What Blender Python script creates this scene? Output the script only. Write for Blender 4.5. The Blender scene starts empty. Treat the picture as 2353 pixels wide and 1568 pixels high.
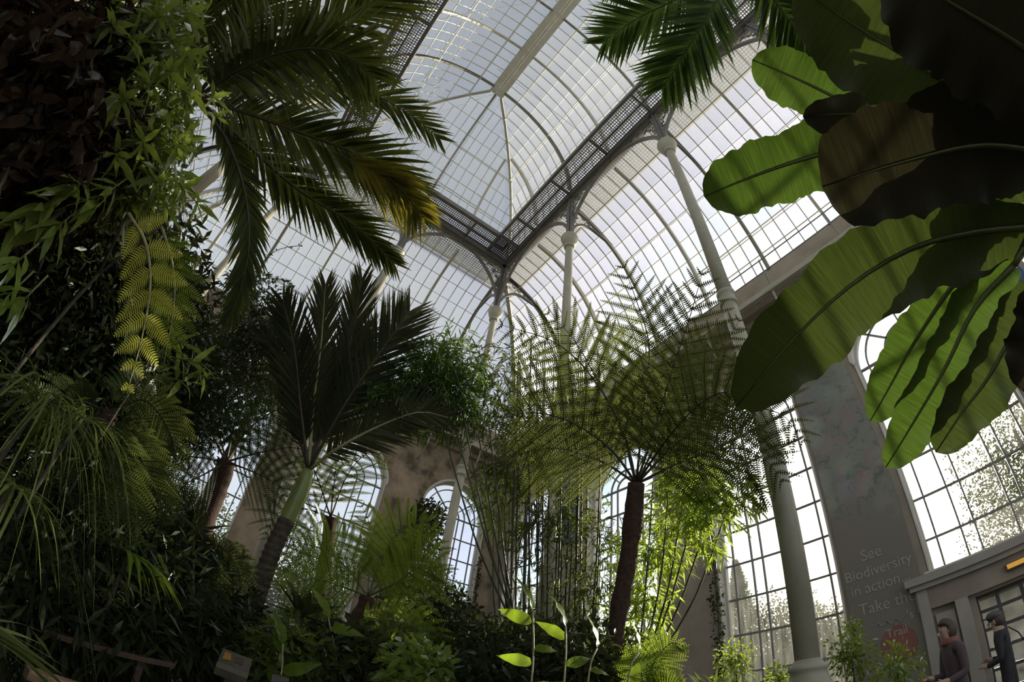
import bpy, math, random
import numpy as np
from mathutils import Vector, Matrix

# ------------------------------------------------------------------ camera, sky, sun, exposure
scene = bpy.context.scene
col = scene.collection
CAM = np.array([-4.64, -9.8166, 1.3])
C_RIGHT = np.array([0.80504154, -0.58090391, 0.12024461])
C_UP = np.array([-0.47505983, -0.50991056, 0.71715366])
C_FWD = np.array([0.35528337, 0.63446187, 0.6864633])
LENS_F, LENS_K = 1027.1165, 0.0557029          # r = F*(theta + K*theta^3), in pixels of the 2353 wide frame

cd = bpy.data.cameras.new('wide_action_camera')
cd.type = 'PANO'
cd.sensor_width = 36.0
cd.sensor_fit = 'HORIZONTAL'
cd.panorama_type = 'FISHEYE_LENS_POLYNOMIAL'
cd.fisheye_fov = math.radians(200)
cd.fisheye_polynomial_k0 = 0.0
cd.fisheye_polynomial_k1 = -0.06362418104606872
cd.fisheye_polynomial_k2 = -9.27645231184605e-06
cd.fisheye_polynomial_k3 = 1.666278718903194e-05
cd.fisheye_polynomial_k4 = -2.3787624736515485e-07
cd.clip_start = 0.05
cd.clip_end = 500
cam = bpy.data.objects.new('wide_action_camera', cd)
col.objects.link(cam)
M = Matrix.Identity(4)
for i in range(3):
    M[i][0], M[i][1], M[i][2], M[i][3] = C_RIGHT[i], C_UP[i], -C_FWD[i], CAM[i]
cam.matrix_world = M
scene.camera = cam

vs = scene.view_settings
vs.view_transform = 'Standard'
vs.look = 'None'
vs.gamma = 1.0
vs.use_curve_mapping = False
vs.exposure = 0.0
cy = scene.cycles
cy.use_light_tree = False
cy.max_bounces, cy.diffuse_bounces, cy.glossy_bounces, cy.transmission_bounces, cy.transparent_max_bounces = 6, 3, 2, 4, 8

SUN_EL, SUN_AZ = math.radians(15.9), math.radians(85.6)     # azimuth from +Y towards +X
SUN_DIR = Vector((math.sin(SUN_AZ) * math.cos(SUN_EL), math.cos(SUN_AZ) * math.cos(SUN_EL), math.sin(SUN_EL)))

world = bpy.data.worlds.new('hazy_sky')
scene.world = world
world.use_nodes = True
nt = world.node_tree
nt.nodes.clear()
def wn(t, **k):
    n = nt.nodes.new(t)
    for a, b in k.items():
        setattr(n, a, b)
    return n
sky = wn('ShaderNodeTexSky', sky_type='NISHITA', sun_disc=False, sun_elevation=SUN_EL, sun_rotation=SUN_AZ,
         altitude=50.0, air_density=1.0, dust_density=2.2, ozone_density=1.6)
tc = wn('ShaderNodeTexCoord')
mp = wn('ShaderNodeMapping')
mp.inputs['Scale'].default_value = (1.0, 1.0, 2.2)
cl = wn('ShaderNodeTexNoise')
cl.inputs['Scale'].default_value = 2.6
cl.inputs['Detail'].default_value = 7.0
cl.inputs['Roughness'].default_value = 0.58
cr = wn('ShaderNodeValToRGB')
cr.color_ramp.elements[0].position = 0.36
cr.color_ramp.elements[0].color = (0.78, 0.78, 0.78, 1)
cr.color_ramp.elements[1].position = 0.66
cr.color_ramp.elements[1].color = (0.95, 0.95, 0.95, 1)
SKY_GAIN, CLOUD = 0.27, (0.41, 0.43, 0.465, 1)
gain = wn('ShaderNodeVectorMath', operation='SCALE')
gain.inputs['Scale'].default_value = SKY_GAIN
mix = wn('ShaderNodeMix', data_type='RGBA', blend_type='MIX')
hz = wn('ShaderNodeSeparateXYZ')
hr = wn('ShaderNodeValToRGB')          # cloud deck: paler towards the horizon, as haze makes it
hr.color_ramp.elements[0].position = 0.0
hr.color_ramp.elements[0].color = (1.05, 1.10, 1.16, 1)
hr.color_ramp.elements.new(0.38).color = (0.78, 0.83, 0.92, 1)
hr.color_ramp.elements[-1].position = 0.78
hr.color_ramp.elements[-1].color = CLOUD
nt.links.new(tc.outputs['Generated'], hz.inputs[0])
nt.links.new(hz.outputs['Z'], hr.inputs['Fac'])
nt.links.new(hr.outputs['Color'], mix.inputs[7])
lite = wn('ShaderNodeMix', data_type='RGBA', blend_type='LIGHTEN')
lite.inputs[0].default_value = 1.0
bg = wn('ShaderNodeBackground')
wo = wn('ShaderNodeOutputWorld')
L = nt.links.new
L(tc.outputs['Generated'], mp.inputs['Vector'])
L(mp.outputs['Vector'], cl.inputs['Vector'])
L(cl.outputs['Fac'], cr.inputs['Fac'])
L(sky.outputs['Color'], gain.inputs[0])
L(cr.outputs['Color'], mix.inputs[0])
L(gain.outputs['Vector'], mix.inputs[6])
L(mix.outputs[2], lite.inputs[6])
L(gain.outputs['Vector'], lite.inputs[7])
L(lite.outputs[2], bg.inputs['Color'])
L(bg.outputs['Background'], wo.inputs['Surface'])

sd = bpy.data.lights.new('sun', 'SUN')
sd.energy = 9.0
sd.angle = math.radians(0.6)
sd.color = (1.0, 0.93, 0.78)
so = bpy.data.objects.new('sun', sd)
so.rotation_euler = (-SUN_DIR).to_track_quat('-Z', 'Y').to_euler()
so.location = (40, 0, 20)
col.objects.link(so)

# ------------------------------------------------------------------ helpers
rnd = random.Random(7)
def ray(px, py):
    u, v = px - 1176.5, 784.0 - py
    r = math.hypot(u, v)
    th = r / LENS_F
    for _ in range(12):
        th -= (LENS_F * (th + LENS_K * th ** 3) - r) / (LENS_F * (1 + 3 * LENS_K * th * th))
    c, s = (u / r, v / r) if r > 1e-9 else (0.0, 0.0)
    d = C_FWD * math.cos(th) + (C_RIGHT * c + C_UP * s) * math.sin(th)
    return d
def W(px, py, t):
    """the point of the place that stands t metres from the photographer along one line of sight"""
    return Vector(CAM + ray(px, py) * t)

class MB:
    def __init__(s):
        s.v, s.f = [], []
    def quad(s, a, b, c, d):
        n = len(s.v); s.v += [tuple(a), tuple(b), tuple(c), tuple(d)]; s.f.append((n, n + 1, n + 2, n + 3))
    def tri(s, a, b, c):
        n = len(s.v); s.v += [tuple(a), tuple(b), tuple(c)]; s.f.append((n, n + 1, n + 2))
    def poly(s, pts):
        n = len(s.v); s.v += [tuple(p) for p in pts]; s.f.append(tuple(range(n, n + len(pts))))
    def box(s, lo, hi):
        x0, y0, z0 = lo; x1, y1, z1 = hi
        n = len(s.v)
        s.v += [(x0, y0, z0), (x1, y0, z0), (x1, y1, z0), (x0, y1, z0), (x0, y0, z1), (x1, y0, z1), (x1, y1, z1), (x0, y1, z1)]
        s.f += [(n, n + 3, n + 2, n + 1), (n + 4, n + 5, n + 6, n + 7), (n, n + 1, n + 5, n + 4), (n + 1, n + 2, n + 6, n + 5), (n + 2, n + 3, n + 7, n + 6), (n + 3, n, n + 4, n + 7)]
    def prism(s, pts, d):
        """closed outline pts pushed along vector d"""
        n = len(s.v); k = len(pts)
        s.v += [tuple(p) for p in pts] + [tuple(Vector(p) + Vector(d)) for p in pts]
        s.f.append(tuple(range(n + k - 1, n - 1, -1))); s.f.append(tuple(range(n + k, n + 2 * k)))
        for i in range(k):
            j = (i + 1) % k
            s.f.append((n + i, n + j, n + k + j, n + k + i))
    def bar(s, pts, w, h, up):
        """rectangular section w (sideways) x h (along up) swept along pts; up is a vector or a list"""
        pts = [Vector(p) for p in pts]; n0 = len(s.v); k = len(pts)
        for i, p in enumerate(pts):
            t = (pts[min(i + 1, k - 1)] - pts[max(i - 1, 0)]).normalized()
            u = Vector(up[i] if isinstance(up, list) else up)
            side = t.cross(u).normalized() * (w / 2)
            u = side.cross(t).normalized() * (h / 2)
            s.v += [tuple(p - side - u), tuple(p + side - u), tuple(p + side + u), tuple(p - side + u)]
        for i in range(k - 1):
            a = n0 + 4 * i
            for j in range(4):
                b = (j + 1) % 4
                s.f.append((a + j, a + b, a + 4 + b, a + 4 + j))
        s.f.append((n0 + 3, n0 + 2, n0 + 1, n0)); e = n0 + 4 * (k - 1); s.f.append((e, e + 1, e + 2, e + 3))
    def tube(s, pts, rad, n=8, caps=True):
        pts = [Vector(p) for p in pts]; k = len(pts); n0 = len(s.v)
        if not hasattr(rad, '__len__'):
            rad = [rad] * k
        ref = None
        for i, p in enumerate(pts):
            t = (pts[min(i + 1, k - 1)] - pts[max(i - 1, 0)])
            t = t.normalized() if t.length > 1e-9 else Vector((0, 0, 1))
            if ref is None:
                ref = t.orthogonal().normalized()
            ref = (ref - t * ref.dot(t))
            ref = ref.normalized() if ref.length > 1e-6 else t.orthogonal().normalized()
            b = t.cross(ref)
            for j in range(n):
                a = 2 * math.pi * j / n
                s.v.append(tuple(p + (ref * math.cos(a) + b * math.sin(a)) * rad[i]))
        for i in range(k - 1):
            for j in range(n):
                a, b = n0 + i * n + j, n0 + i * n + (j + 1) % n
                s.f.append((a, b, b + n, a + n))
        if caps:
            s.f.append(tuple(range(n0 + n - 1, n0 - 1, -1)))
            e = n0 + (k - 1) * n
            s.f.append(tuple(range(e, e + n)))
    def lathe(s, prof, n=20, c=(0, 0, 0)):
        n0 = len(s.v); k = len(prof)
        for r, z in prof:
            for j in range(n):
                a = 2 * math.pi * j / n
                s.v.append((c[0] + r * math.cos(a), c[1] + r * math.sin(a), c[2] + z))
        for i in range(k - 1):
            for j in range(n):
                a, b = n0 + i * n + j, n0 + i * n + (j + 1) % n
                s.f.append((a, b, b + n, a + n))
        s.f.append(tuple(range(n0 + n - 1, n0 - 1, -1)))
        e = n0 + (k - 1) * n
        s.f.append(tuple(range(e, e + n)))
    def mesh(s, name, mat, smooth=False):
        me = bpy.data.meshes.new(name)
        me.from_pydata(s.v, [], s.f)
        if mat is not None:
            me.materials.append(mat)
        if smooth:
            me.polygons.foreach_set('use_smooth', [True] * len(me.polygons))
        me.update()
        return me
    def build(s, name, mat, parent=None, smooth=False):
        return add(name, s.mesh(name, mat, smooth), parent)

def add(name, data, parent=None, mat4=None):
    o = bpy.data.objects.new(name, data)
    col.objects.link(o)
    if parent is not None:
        o.parent = parent
    if mat4 is not None:
        o.matrix_basis = mat4
    return o
def root(name, label=None, cat=None, group=None, kind=None, loc=(0, 0, 0)):
    o = bpy.data.objects.new(name, None)
    o.empty_display_size = 0.2
    o.location = loc
    col.objects.link(o)
    return tag(o, label, cat, group, kind)
def tag(o, label=None, cat=None, group=None, kind=None):
    if label: o['label'] = label
    if cat: o['category'] = cat
    if group: o['group'] = group
    if kind: o['kind'] = kind
    return o

# ------------------------------------------------------------------ materials
def new_mat(name):
    m = bpy.data.materials.new(name)
    m.use_nodes = True
    t = m.node_tree
    t.nodes.clear()
    out = t.nodes.new('ShaderNodeOutputMaterial')
    return m, t, out
def nd(t, typ, ins=None, **k):
    n = t.nodes.new(typ)
    for a, b in k.items():
        setattr(n, a, b)
    for a, b in (ins or {}).items():
        n.inputs[a].default_value = b
    return n
def ramp(t, fac, stops):
    r = t.nodes.new('ShaderNodeValToRGB')
    e = r.color_ramp.elements
    while len(e) < len(stops):
        e.new(0.5)
    for i, (p, c) in enumerate(stops):
        e[i].position = p
        e[i].color = (*c, 1) if len(c) == 3 else c
    t.links.new(fac, r.inputs['Fac'])
    return r.outputs['Color']
def noise(t, scale, detail=4.0, rough=0.55, coord='Object', stretch=None):
    c = t.nodes.new('ShaderNodeTexCoord')
    n = nd(t, 'ShaderNodeTexNoise', {'Scale': scale, 'Detail': detail, 'Roughness': rough})
    if stretch:
        m = nd(t, 'ShaderNodeMapping')
        m.inputs['Scale'].default_value = stretch
        t.links.new(c.outputs[coord], m.inputs['Vector'])
        t.links.new(m.outputs['Vector'], n.inputs['Vector'])
    else:
        t.links.new(c.outputs[coord], n.inputs['Vector'])
    return n.outputs['Fac']
def solid(name, stops, scale=6.0, rough=0.6, detail=5.0, bump=0.0, metal=0.0, stretch=None, coord='Object'):
    """painted / plaster / bark surface: colour from a noise ramp, optional fine relief"""
    m, t, out = new_mat(name)
    f = noise(t, scale, detail, 0.6, coord, stretch)
    p = nd(t, 'ShaderNodeBsdfPrincipled', {'Roughness': rough, 'Metallic': metal})
    t.links.new(ramp(t, f, stops), p.inputs['Base Color'])
    if bump:
        b = nd(t, 'ShaderNodeBump', {'Strength': bump, 'Distance': 0.02})
        t.links.new(f, b.inputs['Height'])
        t.links.new(b.outputs['Normal'], p.inputs['Normal'])
    t.links.new(p.outputs[0], out.inputs['Surface'])
    return m
def leaf_mat(name, dark, lite, trans, tfac=0.42, gloss=0.10, scale=3.0, rough=0.35):
    """thin leaf: diffuse face, light passing through, a little sheen; colour varies from leaf to leaf"""
    dark, lite, trans = (tuple(min(0.8, 1.22 * x) for x in c) for c in (dark, lite, trans))
    m, t, out = new_mat(name)
    f = noise(t, scale, 3.0, 0.6)
    oi = t.nodes.new('ShaderNodeObjectInfo')
    mx = nd(t, 'ShaderNodeMath', {2: 0.0}, operation='MULTIPLY_ADD')
    t.links.new(oi.outputs['Random'], mx.inputs[0]); mx.inputs[1].default_value = 0.35
    t.links.new(f, mx.inputs[2])
    sb = nd(t, 'ShaderNodeMath', {1: 0.17}, operation='SUBTRACT')
    t.links.new(mx.outputs[0], sb.inputs[0])
    c = ramp(t, sb.outputs[0], [(0.30, dark), (0.70, lite)])
    d = nd(t, 'ShaderNodeBsdfDiffuse', {'Roughness': 0.3})
    t.links.new(c, d.inputs['Color'])
    tr = nd(t, 'ShaderNodeBsdfTranslucent')
    tc2 = ramp(t, sb.outputs[0], [(0.25, tuple(0.55 * x for x in trans)), (0.75, trans)])
    t.links.new(tc2, tr.inputs['Color'])
    a = nd(t, 'ShaderNodeMixShader', {0: tfac})
    t.links.new(d.outputs[0], a.inputs[1]); t.links.new(tr.outputs[0], a.inputs[2])
    g = nd(t, 'ShaderNodeBsdfGlossy', {'Roughness': rough, 'Color': (0.8, 0.85, 0.75, 1)})
    lw = nd(t, 'ShaderNodeFresnel', {'IOR': 1.4})
    mu = nd(t, 'ShaderNodeMath', {1: gloss * 10}, operation='MULTIPLY')
    mu.use_clamp = True
    t.links.new(lw.outputs[0], mu.inputs[0])
    b = nd(t, 'ShaderNodeMixShader')
    t.links.new(mu.outputs[0], b.inputs[0])
    t.links.new(a.outputs[0], b.inputs[1]); t.links.new(g.outputs[0], b.inputs[2])
    t.links.new(b.outputs[0], out.inputs['Surface'])
    return m
def glass_mat(name, dirt_lo, dirt_hi, scale, dirt=(0.80, 0.80, 0.76), tint=(0.93, 0.95, 0.96), stretch=None, lo=0.35, hi=0.7):
    """thin pane: lets light straight through, with a scattering film of dirt that varies over it"""
    m, t, out = new_mat(name)
    f = noise(t, scale, 2.0, 0.6, 'Object', stretch)
    oi = t.nodes.new('ShaderNodeObjectInfo')
    ad = nd(t, 'ShaderNodeMath', {1: 0.07}, operation='MULTIPLY_ADD')
    t.links.new(oi.outputs['Random'], ad.inputs[0]); t.links.new(f, ad.inputs[2])
    fac = ramp(t, ad.outputs[0], [(lo, (dirt_lo,) * 3), (hi + 0.03, (dirt_hi,) * 3)])
    tp = nd(t, 'ShaderNodeBsdfTransparent', {'Color': (*tint, 1)})
    tl = nd(t, 'ShaderNodeBsdfTranslucent', {'Color': (*dirt, 1)})
    df = nd(t, 'ShaderNodeBsdfDiffuse', {'Color': (*dirt, 1)})
    h = nd(t, 'ShaderNodeMixShader', {0: 0.75})
    t.links.new(df.outputs[0], h.inputs[1]); t.links.new(tl.outputs[0], h.inputs[2])
    x = nd(t, 'ShaderNodeMixShader')
    t.links.new(fac, x.inputs[0])
    t.links.new(tp.outputs[0], x.inputs[1]); t.links.new(h.outputs[0], x.inputs[2])
    t.links.new(x.outputs[0], out.inputs['Surface'])
    return m

M_CREAM = solid('cream_paint', [(0.3, (0.30, 0.28, 0.205)), (0.7, (0.38, 0.36, 0.27))], 3.0, 0.45)
M_BARS = solid('glazing_bar_paint', [(0.3, (0.42, 0.42, 0.38)), (0.7, (0.55, 0.54, 0.48))], 3.0, 0.5)
M_RIB = solid('roof_rib_paint', [(0.3, (0.34, 0.33, 0.26)), (0.7, (0.44, 0.42, 0.34))], 3.0, 0.5)
M_IRON = solid('dark_painted_iron', [(0.3, (0.09, 0.085, 0.08)), (0.7, (0.15, 0.14, 0.125))], 4.0, 0.5)
M_WALL_R = solid('grey_render', [(0.25, (0.22, 0.185, 0.145)), (0.55, (0.32, 0.27, 0.21)), (0.8, (0.38, 0.325, 0.26))], 1.6, 0.9, 8, 0.25)
M_WALL_E = solid('stained_tan_render', [(0.36, (0.10, 0.08, 0.055)), (0.50, (0.27, 0.21, 0.145)), (0.75, (0.40, 0.32, 0.23))], 1.7, 0.9, 9, 0.25)
M_TRIM = solid('pale_moulding', [(0.3, (0.50, 0.47, 0.40)), (0.7, (0.62, 0.59, 0.52))], 2.0, 0.6)
M_MULL = solid('window_bar_paint', [(0.3, (0.16, 0.16, 0.15)), (0.7, (0.24, 0.24, 0.22))], 2.0, 0.6)
M_PANE_RF = glass_mat('roof_glass', 0.16, 0.42, 0.7)
M_PANE_UP = glass_mat('lantern_glass', 0.05, 0.26, 0.6)
M_PANE_W = glass_mat('window_glass', 0.02, 0.10, 1.2)
M_PANE_D = glass_mat('grimy_window_glass', 0.10, 0.55, 2.0, dirt=(0.22, 0.22, 0.20), stretch=(5.0, 5.0, 0.6))
M_SOIL = solid('dark_soil', [(0.3, (0.025, 0.018, 0.012)), (0.7, (0.05, 0.038, 0.025))], 5.0, 1.0, 8, 0.5)
# ------------------------------------------------------------------ the setting
XC = -4.0                      # centre line of the hall
Y_END = -16.0                  # built as far as this behind the photographer
fl = MB(); fl.box((-12.2, Y_END, -0.1), (4.2, 4.2, 0.0))
tag(fl.build('floor', M_SOIL), kind='structure')

# ---- walls with round-headed openings
WALL_H, WIN_A, WIN_SPRING = 10.7, 1.25, 6.85
def wall(name, axis, face, sign, u0, u1, centres, mat, label, sills, doors=None):
    """axis 'x': wall runs along x; face = inner face position, sign = outward direction"""
    th = 0.45
    m = MB()
    def P(u, z, d):
        q = face + sign * d
        return (u, q, z) if axis == 'x' else (q, u, z)
    for d in (0.0, th):
        cur = u0
        for c, sl in zip(centres, sills):
            m.quad(P(cur, 0, d), P(c - WIN_A, 0, d), P(c - WIN_A, WALL_H, d), P(cur, WALL_H, d))
            if sl > 0:
                if sl > 2 and doors:
                    d0, d1, dz = doors
                    m.quad(P(c - WIN_A, 0, d), P(d0, 0, d), P(d0, sl, d), P(c - WIN_A, sl, d))
                    m.quad(P(d1, 0, d), P(c + WIN_A, 0, d), P(c + WIN_A, sl, d), P(d1, sl, d))
                    m.quad(P(d0, dz, d), P(d1, dz, d), P(d1, sl, d), P(d0, sl, d))
                else:
                    m.quad(P(c - WIN_A, 0, d), P(c + WIN_A, 0, d), P(c + WIN_A, sl, d), P(c - WIN_A, sl, d))
            n = 28
            for i in range(n):
                a0, a1 = math.pi * (1 - i / n), math.pi * (1 - (i + 1) / n)
                p0 = (c + WIN_A * math.cos(a0), WIN_SPRING + WIN_A * math.sin(a0))
                p1 = (c + WIN_A * math.cos(a1), WIN_SPRING + WIN_A * math.sin(a1))
                m.quad(P(p0[0], p0[1], d), P(p1[0], p1[1], d), P(p1[0], WALL_H, d), P(p0[0], WALL_H, d))
            cur = c + WIN_A
        m.quad(P(cur, 0, d), P(u1, 0, d), P(u1, WALL_H, d), P(cur, WALL_H, d))
    for c, sl in zip(centres, sills):
        n = 28
        arc = [(c - WIN_A, sl)] + [(c + WIN_A * math.cos(math.pi * (1 - i / n)), WIN_SPRING + WIN_A * math.sin(math.pi * (1 - i / n))) for i in range(n + 1)] + [(c + WIN_A, sl)]
        for i in range(len(arc)):
            a, b = arc[i], arc[(i + 1) % len(arc)]
            m.quad(P(a[0], a[1], 0), P(b[0], b[1], 0), P(b[0], b[1], th), P(a[0], a[1], th))
    m.quad(P(u0, WALL_H, 0), P(u1, WALL_H, 0), P(u1, WALL_H, th), P(u0, WALL_H, th))
    if doors:
        d0, d1, dz = doors
        for a, b in (((d0, 0), (d0, dz)), ((d0, dz), (d1, dz)), ((d1, dz), (d1, 0))):
            m.quad(P(a[0], a[1], 0), P(b[0], b[1], 0), P(b[0], b[1], th), P(a[0], a[1], th))
    o = m.build(name, mat)
    return tag(o, label, kind='structure')
WIN_R = [-14.0, -10.05, -6.1, -2.1, 1.75]
WIN_E = [-9.95, -6.0, -2.05, 1.85]
wall('wall_right', 'y', 3.75, 1, Y_END, 4.2, WIN_R, M_WALL_R, 'grey rendered side wall with tall round-headed windows', [1.0, 2.62, 1.0, 1.0, 1.0], (-10.75, -9.40, 2.06))
wall('wall_back', 'x', 3.75, 1, -12.2, 4.2, WIN_E, M_WALL_E, 'stained tan end wall with tall round-headed windows', [1.0] * 4)
wall('wall_left', 'y', -11.75, -1, Y_END, 4.2, WIN_R, M_WALL_R, 'grey rendered far side wall behind the thicket', [1.0] * 5)

# ---- windows: surround, bars, one pane per opening in the bars
VX = [-0.83, -0.47, -0.27, 0.27, 0.47, 0.83]
RH = [0.27, 0.47, 0.83, 1.0]
ROW = 0.725
def window_meshes(sill):
    A = WIN_A - 0.06
    zs = [WIN_SPRING - ROW * k for k in range(0, 12) if WIN_SPRING - ROW * k > sill + 0.2] + [sill + 0.06]
    xs = [-1.0] + VX + [1.0]
    bars, panes = [], []
    def bar(pts, w=0.034, d=0.05, name='glazing_bar'):
        b = MB(); b.bar([(p[0], 0, p[1]) for p in pts], w, d, (0, 1, 0)); bars.append((name, b.mesh('glazing_bar', M_MULL)))
    for x in VX:
        bar([(x * A, sill + 0.05), (x * A, WIN_SPRING)])
    for i, z in enumerate(zs[:-1]):
        bar([(-A, z), (A, z)], 0.034 if i else 0.045, 0.056)
    n = 24
    for r in RH[:3]:
        bar([(r * A * math.cos(math.pi * i / n), WIN_SPRING + r * A * math.sin(math.pi * i / n)) for i in range(n + 1)])
    for a in (45, 90, 135):
        c, s = math.cos(math.radians(a)), math.sin(math.radians(a))
        bar([(0.27 * A * c, WIN_SPRING + 0.27 * A * s), (A * c, WIN_SPRING + A * s)])
    for i in range(len(zs) - 1):
        for j in range(len(xs) - 1):
            b = MB()
            b.quad((xs[j] * A, 0, zs[i + 1]), (xs[j + 1] * A, 0, zs[i + 1]), (xs[j + 1] * A, 0, zs[i]), (xs[j] * A, 0, zs[i]))
            panes.append(b.mesh('pane', M_PANE_D if zs[i] < 3.9 else M_PANE_W))
    def arcpts(r, a0, a1, k=7):
        return [(r * A * math.cos(math.radians(a0 + (a1 - a0) * i / (k - 1))), 0, WIN_SPRING + r * A * math.sin(math.radians(a0 + (a1 - a0) * i / (k - 1)))) for i in range(k)]
    b = MB(); b.poly(arcpts(0.27, 0, 180, 13)); panes.append(b.mesh('pane', M_PANE_W))
    for r0, r1 in zip(RH[:-1], RH[1:]):
        for a in (0, 45, 90, 135):
            b = MB(); b.poly(arcpts(r0, a, a + 45) + arcpts(r1, a + 45, a)); panes.append(b.mesh('pane', M_PANE_W))
    # pale surround: a moulded band lining the reveal
    s = MB(); ss = MB()
    n = 28
    arc = [(-WIN_A, sill)] + [(WIN_A * math.cos(math.pi * (1 - i / n)), WIN_SPRING + WIN_A * math.sin(math.pi * (1 - i / n))) for i in range(n + 1)] + [(WIN_A, sill)]
    def inn(p, k):
        if p[1] <= WIN_SPRING: return (p[0] - math.copysign(k, p[0]), p[1])
        dx, dz = p[0], p[1] - WIN_SPRING; l = math.hypot(dx, dz)
        return (dx * (l - k) / l, WIN_SPRING + dz * (l - k) / l)
    for k0, k1, d0, d1 in ((0.002, 0.025, 0.02, 0.30), (0.01, 0.075, 0.22, 0.34), (-0.055, 0.018, -0.03, 0.03)):
        for a, c in zip(arc[:-1], arc[1:]):
            q = [inn(a, k0), inn(c, k0), inn(c, k1), inn(a, k1)]
            v = [(p[0], -d, p[1]) for d in (-d0, -d1) for p in q]
            n0 = len(s.v); s.v += v
            s.f += [(n0, n0 + 1, n0 + 2, n0 + 3), (n0 + 7, n0 + 6, n0 + 5, n0 + 4), (n0 + 3, n0 + 2, n0 + 6, n0 + 7), (n0, n0 + 4, n0 + 5, n0 + 1)]
    ss.box((-WIN_A - 0.05, -0.12, sill - 0.06), (WIN_A + 0.05, 0.3, sill + 0.05))
    return bars, panes, s.mesh('surround', M_TRIM), ss.mesh('window_sill', M_TRIM)
WM = {s: window_meshes(s) for s in (1.0, 2.62)}
def window(n, mat4, sill, label):
    o = root('window_%d' % n, label, kind='structure')
    o.matrix_basis = mat4
    bars, panes, sur, sl = WM[sill]
    for nm, me in bars:
        add(nm, me, o, Matrix.Translation((0, 0.28, 0)))
    for me in panes:
        add('pane', me, o, Matrix.Translation((0, 0.29, 0)))
    add('surround', sur, o)
    add('window_sill', sl, o)
    return o
def side_m(c, face=3.75):        # local x along the wall, local y outward
    return Matrix.Translation((face, c, 0)) @ Matrix(((0, 1, 0, 0), (-1, 0, 0, 0), (0, 0, 1, 0), (0, 0, 0, 1)))
k = 1
for c, sl, lb in ((-10.05, 2.62, 'arched window over the entrance door, the low sun in it'),
                  (-6.1, 1.0, 'tall arched window crossed by the nearest iron column'),
                  (-2.1, 1.0, 'tall arched window half hidden behind bamboo'),
                  (1.75, 1.0, 'arched window in the side wall nearest the corner, behind the bamboo culms')):
    window(k, side_m(c), sl, lb); k += 1
for c, lb in ((1.85, 'arched end-wall window crossed by the corner column'), (-2.05, 'arched end-wall window behind the feathery palm'),
              (-6.0, 'arched end-wall window behind the dark tree fern')):
    window(k, Matrix.Translation((c, 3.75, 0)), 1.0, lb); k += 1

# ---- curved glass roofs
def ellipse_profile(a, b, zc, t0, t1, step):
    """points (out, z, nx, nz) at equal arc steps on a quarter ellipse from angle t0 to t1"""
    N = 600
    ts = [t0 + (t1 - t0) * i / N for i in range(N + 1)]
    P = [(a * math.cos(t), zc + b * math.sin(t)) for t in ts]
    s = [0.0]
    for p, q in zip(P[:-1], P[1:]):
        s.append(s[-1] + math.hypot(q[0] - p[0], q[1] - p[1]))
    n = max(1, round(s[-1] / step))
    out = []
    for k in range(n + 1):
        tgt = s[-1] * k / n
        i = min(range(N + 1), key=lambda j: abs(s[j] - tgt))
        t = ts[i]
        nx, nz = math.cos(t) / a, math.sin(t) / b
        l = math.hypot(nx, nz)
        out.append((P[i][0], P[i][1], nx / l, nz / l))
    return out
PITCH = 0.4
class Vault:
    """one slope of glazing: u runs along the eaves, the profile runs up; hips cut it at both ends when asked"""
    def __init__(s, prof, frame, base, inward=False):
        s.prof, s.frame, s.base = prof, frame, base
    def pt(s, u, i, lift=0.0):
        o, z, nx, nz = s.prof[i]
        return Vector(s.frame(u, o + nx * lift, z + nz * lift))
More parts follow.
